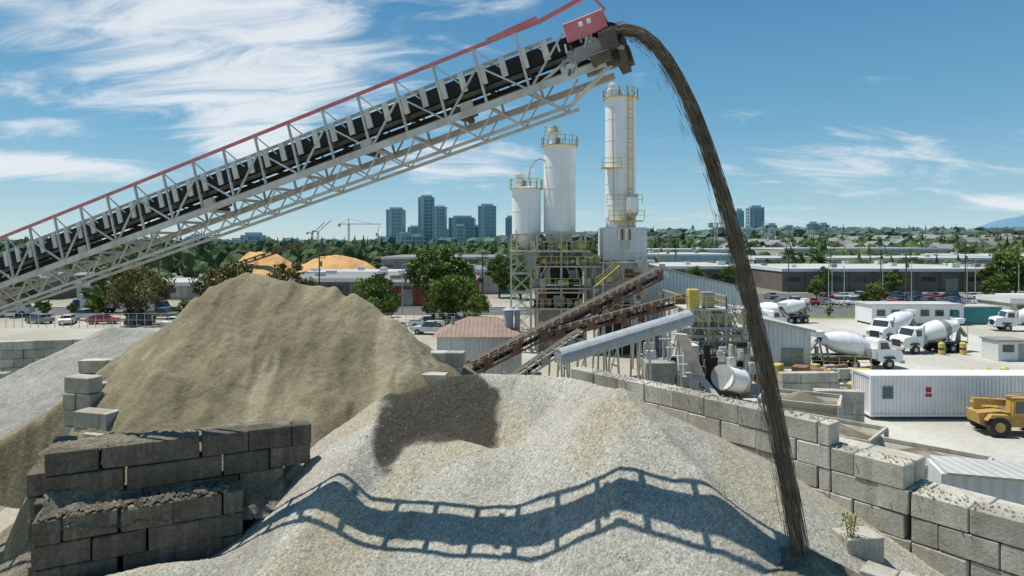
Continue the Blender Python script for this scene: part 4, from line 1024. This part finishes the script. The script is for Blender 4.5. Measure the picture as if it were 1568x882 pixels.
for p_,c_ in((.06,(2.9,5.3,6.7)),(.16,(1.35,3.9,5.8)),(.34,(.55,2.5,4.7))): e=ce.new(p_);e.color=(*c_,1)
sm=N.new('ShaderNodeMix');sm.data_type='RGBA';sm.inputs[0].default_value=.72;L.new(sky.outputs[0],sm.inputs[6]);L.new(gr.outputs[0],sm.inputs[7]);L.new(sm.outputs[2],bg.inputs[0])
def mth(op,a,b=None,c_=None):
    n=N.new('ShaderNodeMath');n.operation=op
    for i,v in enumerate((a,b,c_)):
        if v is None: continue
        if isinstance(v,(int,float)): n.inputs[i].default_value=v
        else: L.new(v,n.inputs[i])
    return n.outputs[0]
az_=mth('ARCTAN2',sp.outputs['X'],sp.outputs['Y']);el=mth('ARCSINE',sp.outputs['Z'])
acc=None
for a0,e0,ra,re,wt in((-.40,.27,.34,.14,.40),(-.38,.16,.13,.09,.36),(-.60,.31,.20,.08,.33),(-.64,.095,.17,.025,.46),(-.10,.125,.20,.045,.32),(.50,.11,.30,.06,.22),(.66,.05,.07,.018,.34),(-.62,.14,.08,.02,.30),(.3,.04,.35,.02,.2),(-.15,.35,.25,.05,.27),(.2,.17,.3,.03,.12),(-.15,.2,.2,.05,.22)):
    dx=mth('DIVIDE',mth('SUBTRACT',az_,a0),ra);dy=mth('DIVIDE',mth('SUBTRACT',el,e0),re)
    d=mth('SQRT',mth('ADD',mth('MULTIPLY',dx,dx),mth('MULTIPLY',dy,dy)))
    g=mth('MULTIPLY',mth('MAXIMUM',mth('SUBTRACT',1.2,d),0),wt*1.2)
    g=mth('MINIMUM',g,wt);acc=g if acc is None else mth('MAXIMUM',acc,g)
zz=mth('ADD',mth('MAXIMUM',sp.outputs['Z'],0),.26)
cb=N.new('ShaderNodeCombineXYZ');L.new(mth('DIVIDE',sp.outputs['X'],zz),cb.inputs[0]);L.new(mth('DIVIDE',sp.outputs['Y'],zz),cb.inputs[1])
mp=N.new('ShaderNodeMapping');mp.inputs['Rotation'].default_value=(0,0,.75);mp.inputs['Scale'].default_value=(2.4,5.2,1);L.new(cb.outputs[0],mp.inputs[0])
n1=N.new('ShaderNodeTexNoise');n1.inputs['Scale'].default_value=1.0;n1.inputs['Detail'].default_value=8;n1.inputs['Roughness'].default_value=.62;n1.inputs['Distortion'].default_value=.9;L.new(mp.outputs[0],n1.inputs[0])
f=mth('ADD',n1.outputs['Fac'],acc)
mr=N.new('ShaderNodeMapRange');mr.interpolation_type='SMOOTHSTEP';L.new(f,mr.inputs[0]);mr.inputs[1].default_value=.63;mr.inputs[2].default_value=.98;mr.inputs[3].default_value=0;mr.inputs[4].default_value=.92
bg2=N.new('ShaderNodeBackground');bg2.inputs[0].default_value=(.90,.95,1.0,1);bg2.inputs[1].default_value=.90
ms=N.new('ShaderNodeMixShader');L.new(mr.outputs[0],ms.inputs[0]);L.new(bg.outputs[0],ms.inputs[1]);L.new(bg2.outputs[0],ms.inputs[2]);L.new(ms.outputs[0],out.inputs[0])
cam=bpy.data.cameras.new('camera');co=bpy.data.objects.new('camera',cam);scene.collection.objects.link(co)
co.location=(0,0,13);co.rotation_euler=(math.radians(90),0,0);cam.sensor_width=36;cam.lens=36*1000/1568;cam.shift_y=-69/1568;cam.clip_end=20000;cam.clip_start=.1
scene.camera=co
scene.view_settings.view_transform='Standard';scene.view_settings.look='None';scene.view_settings.exposure=0
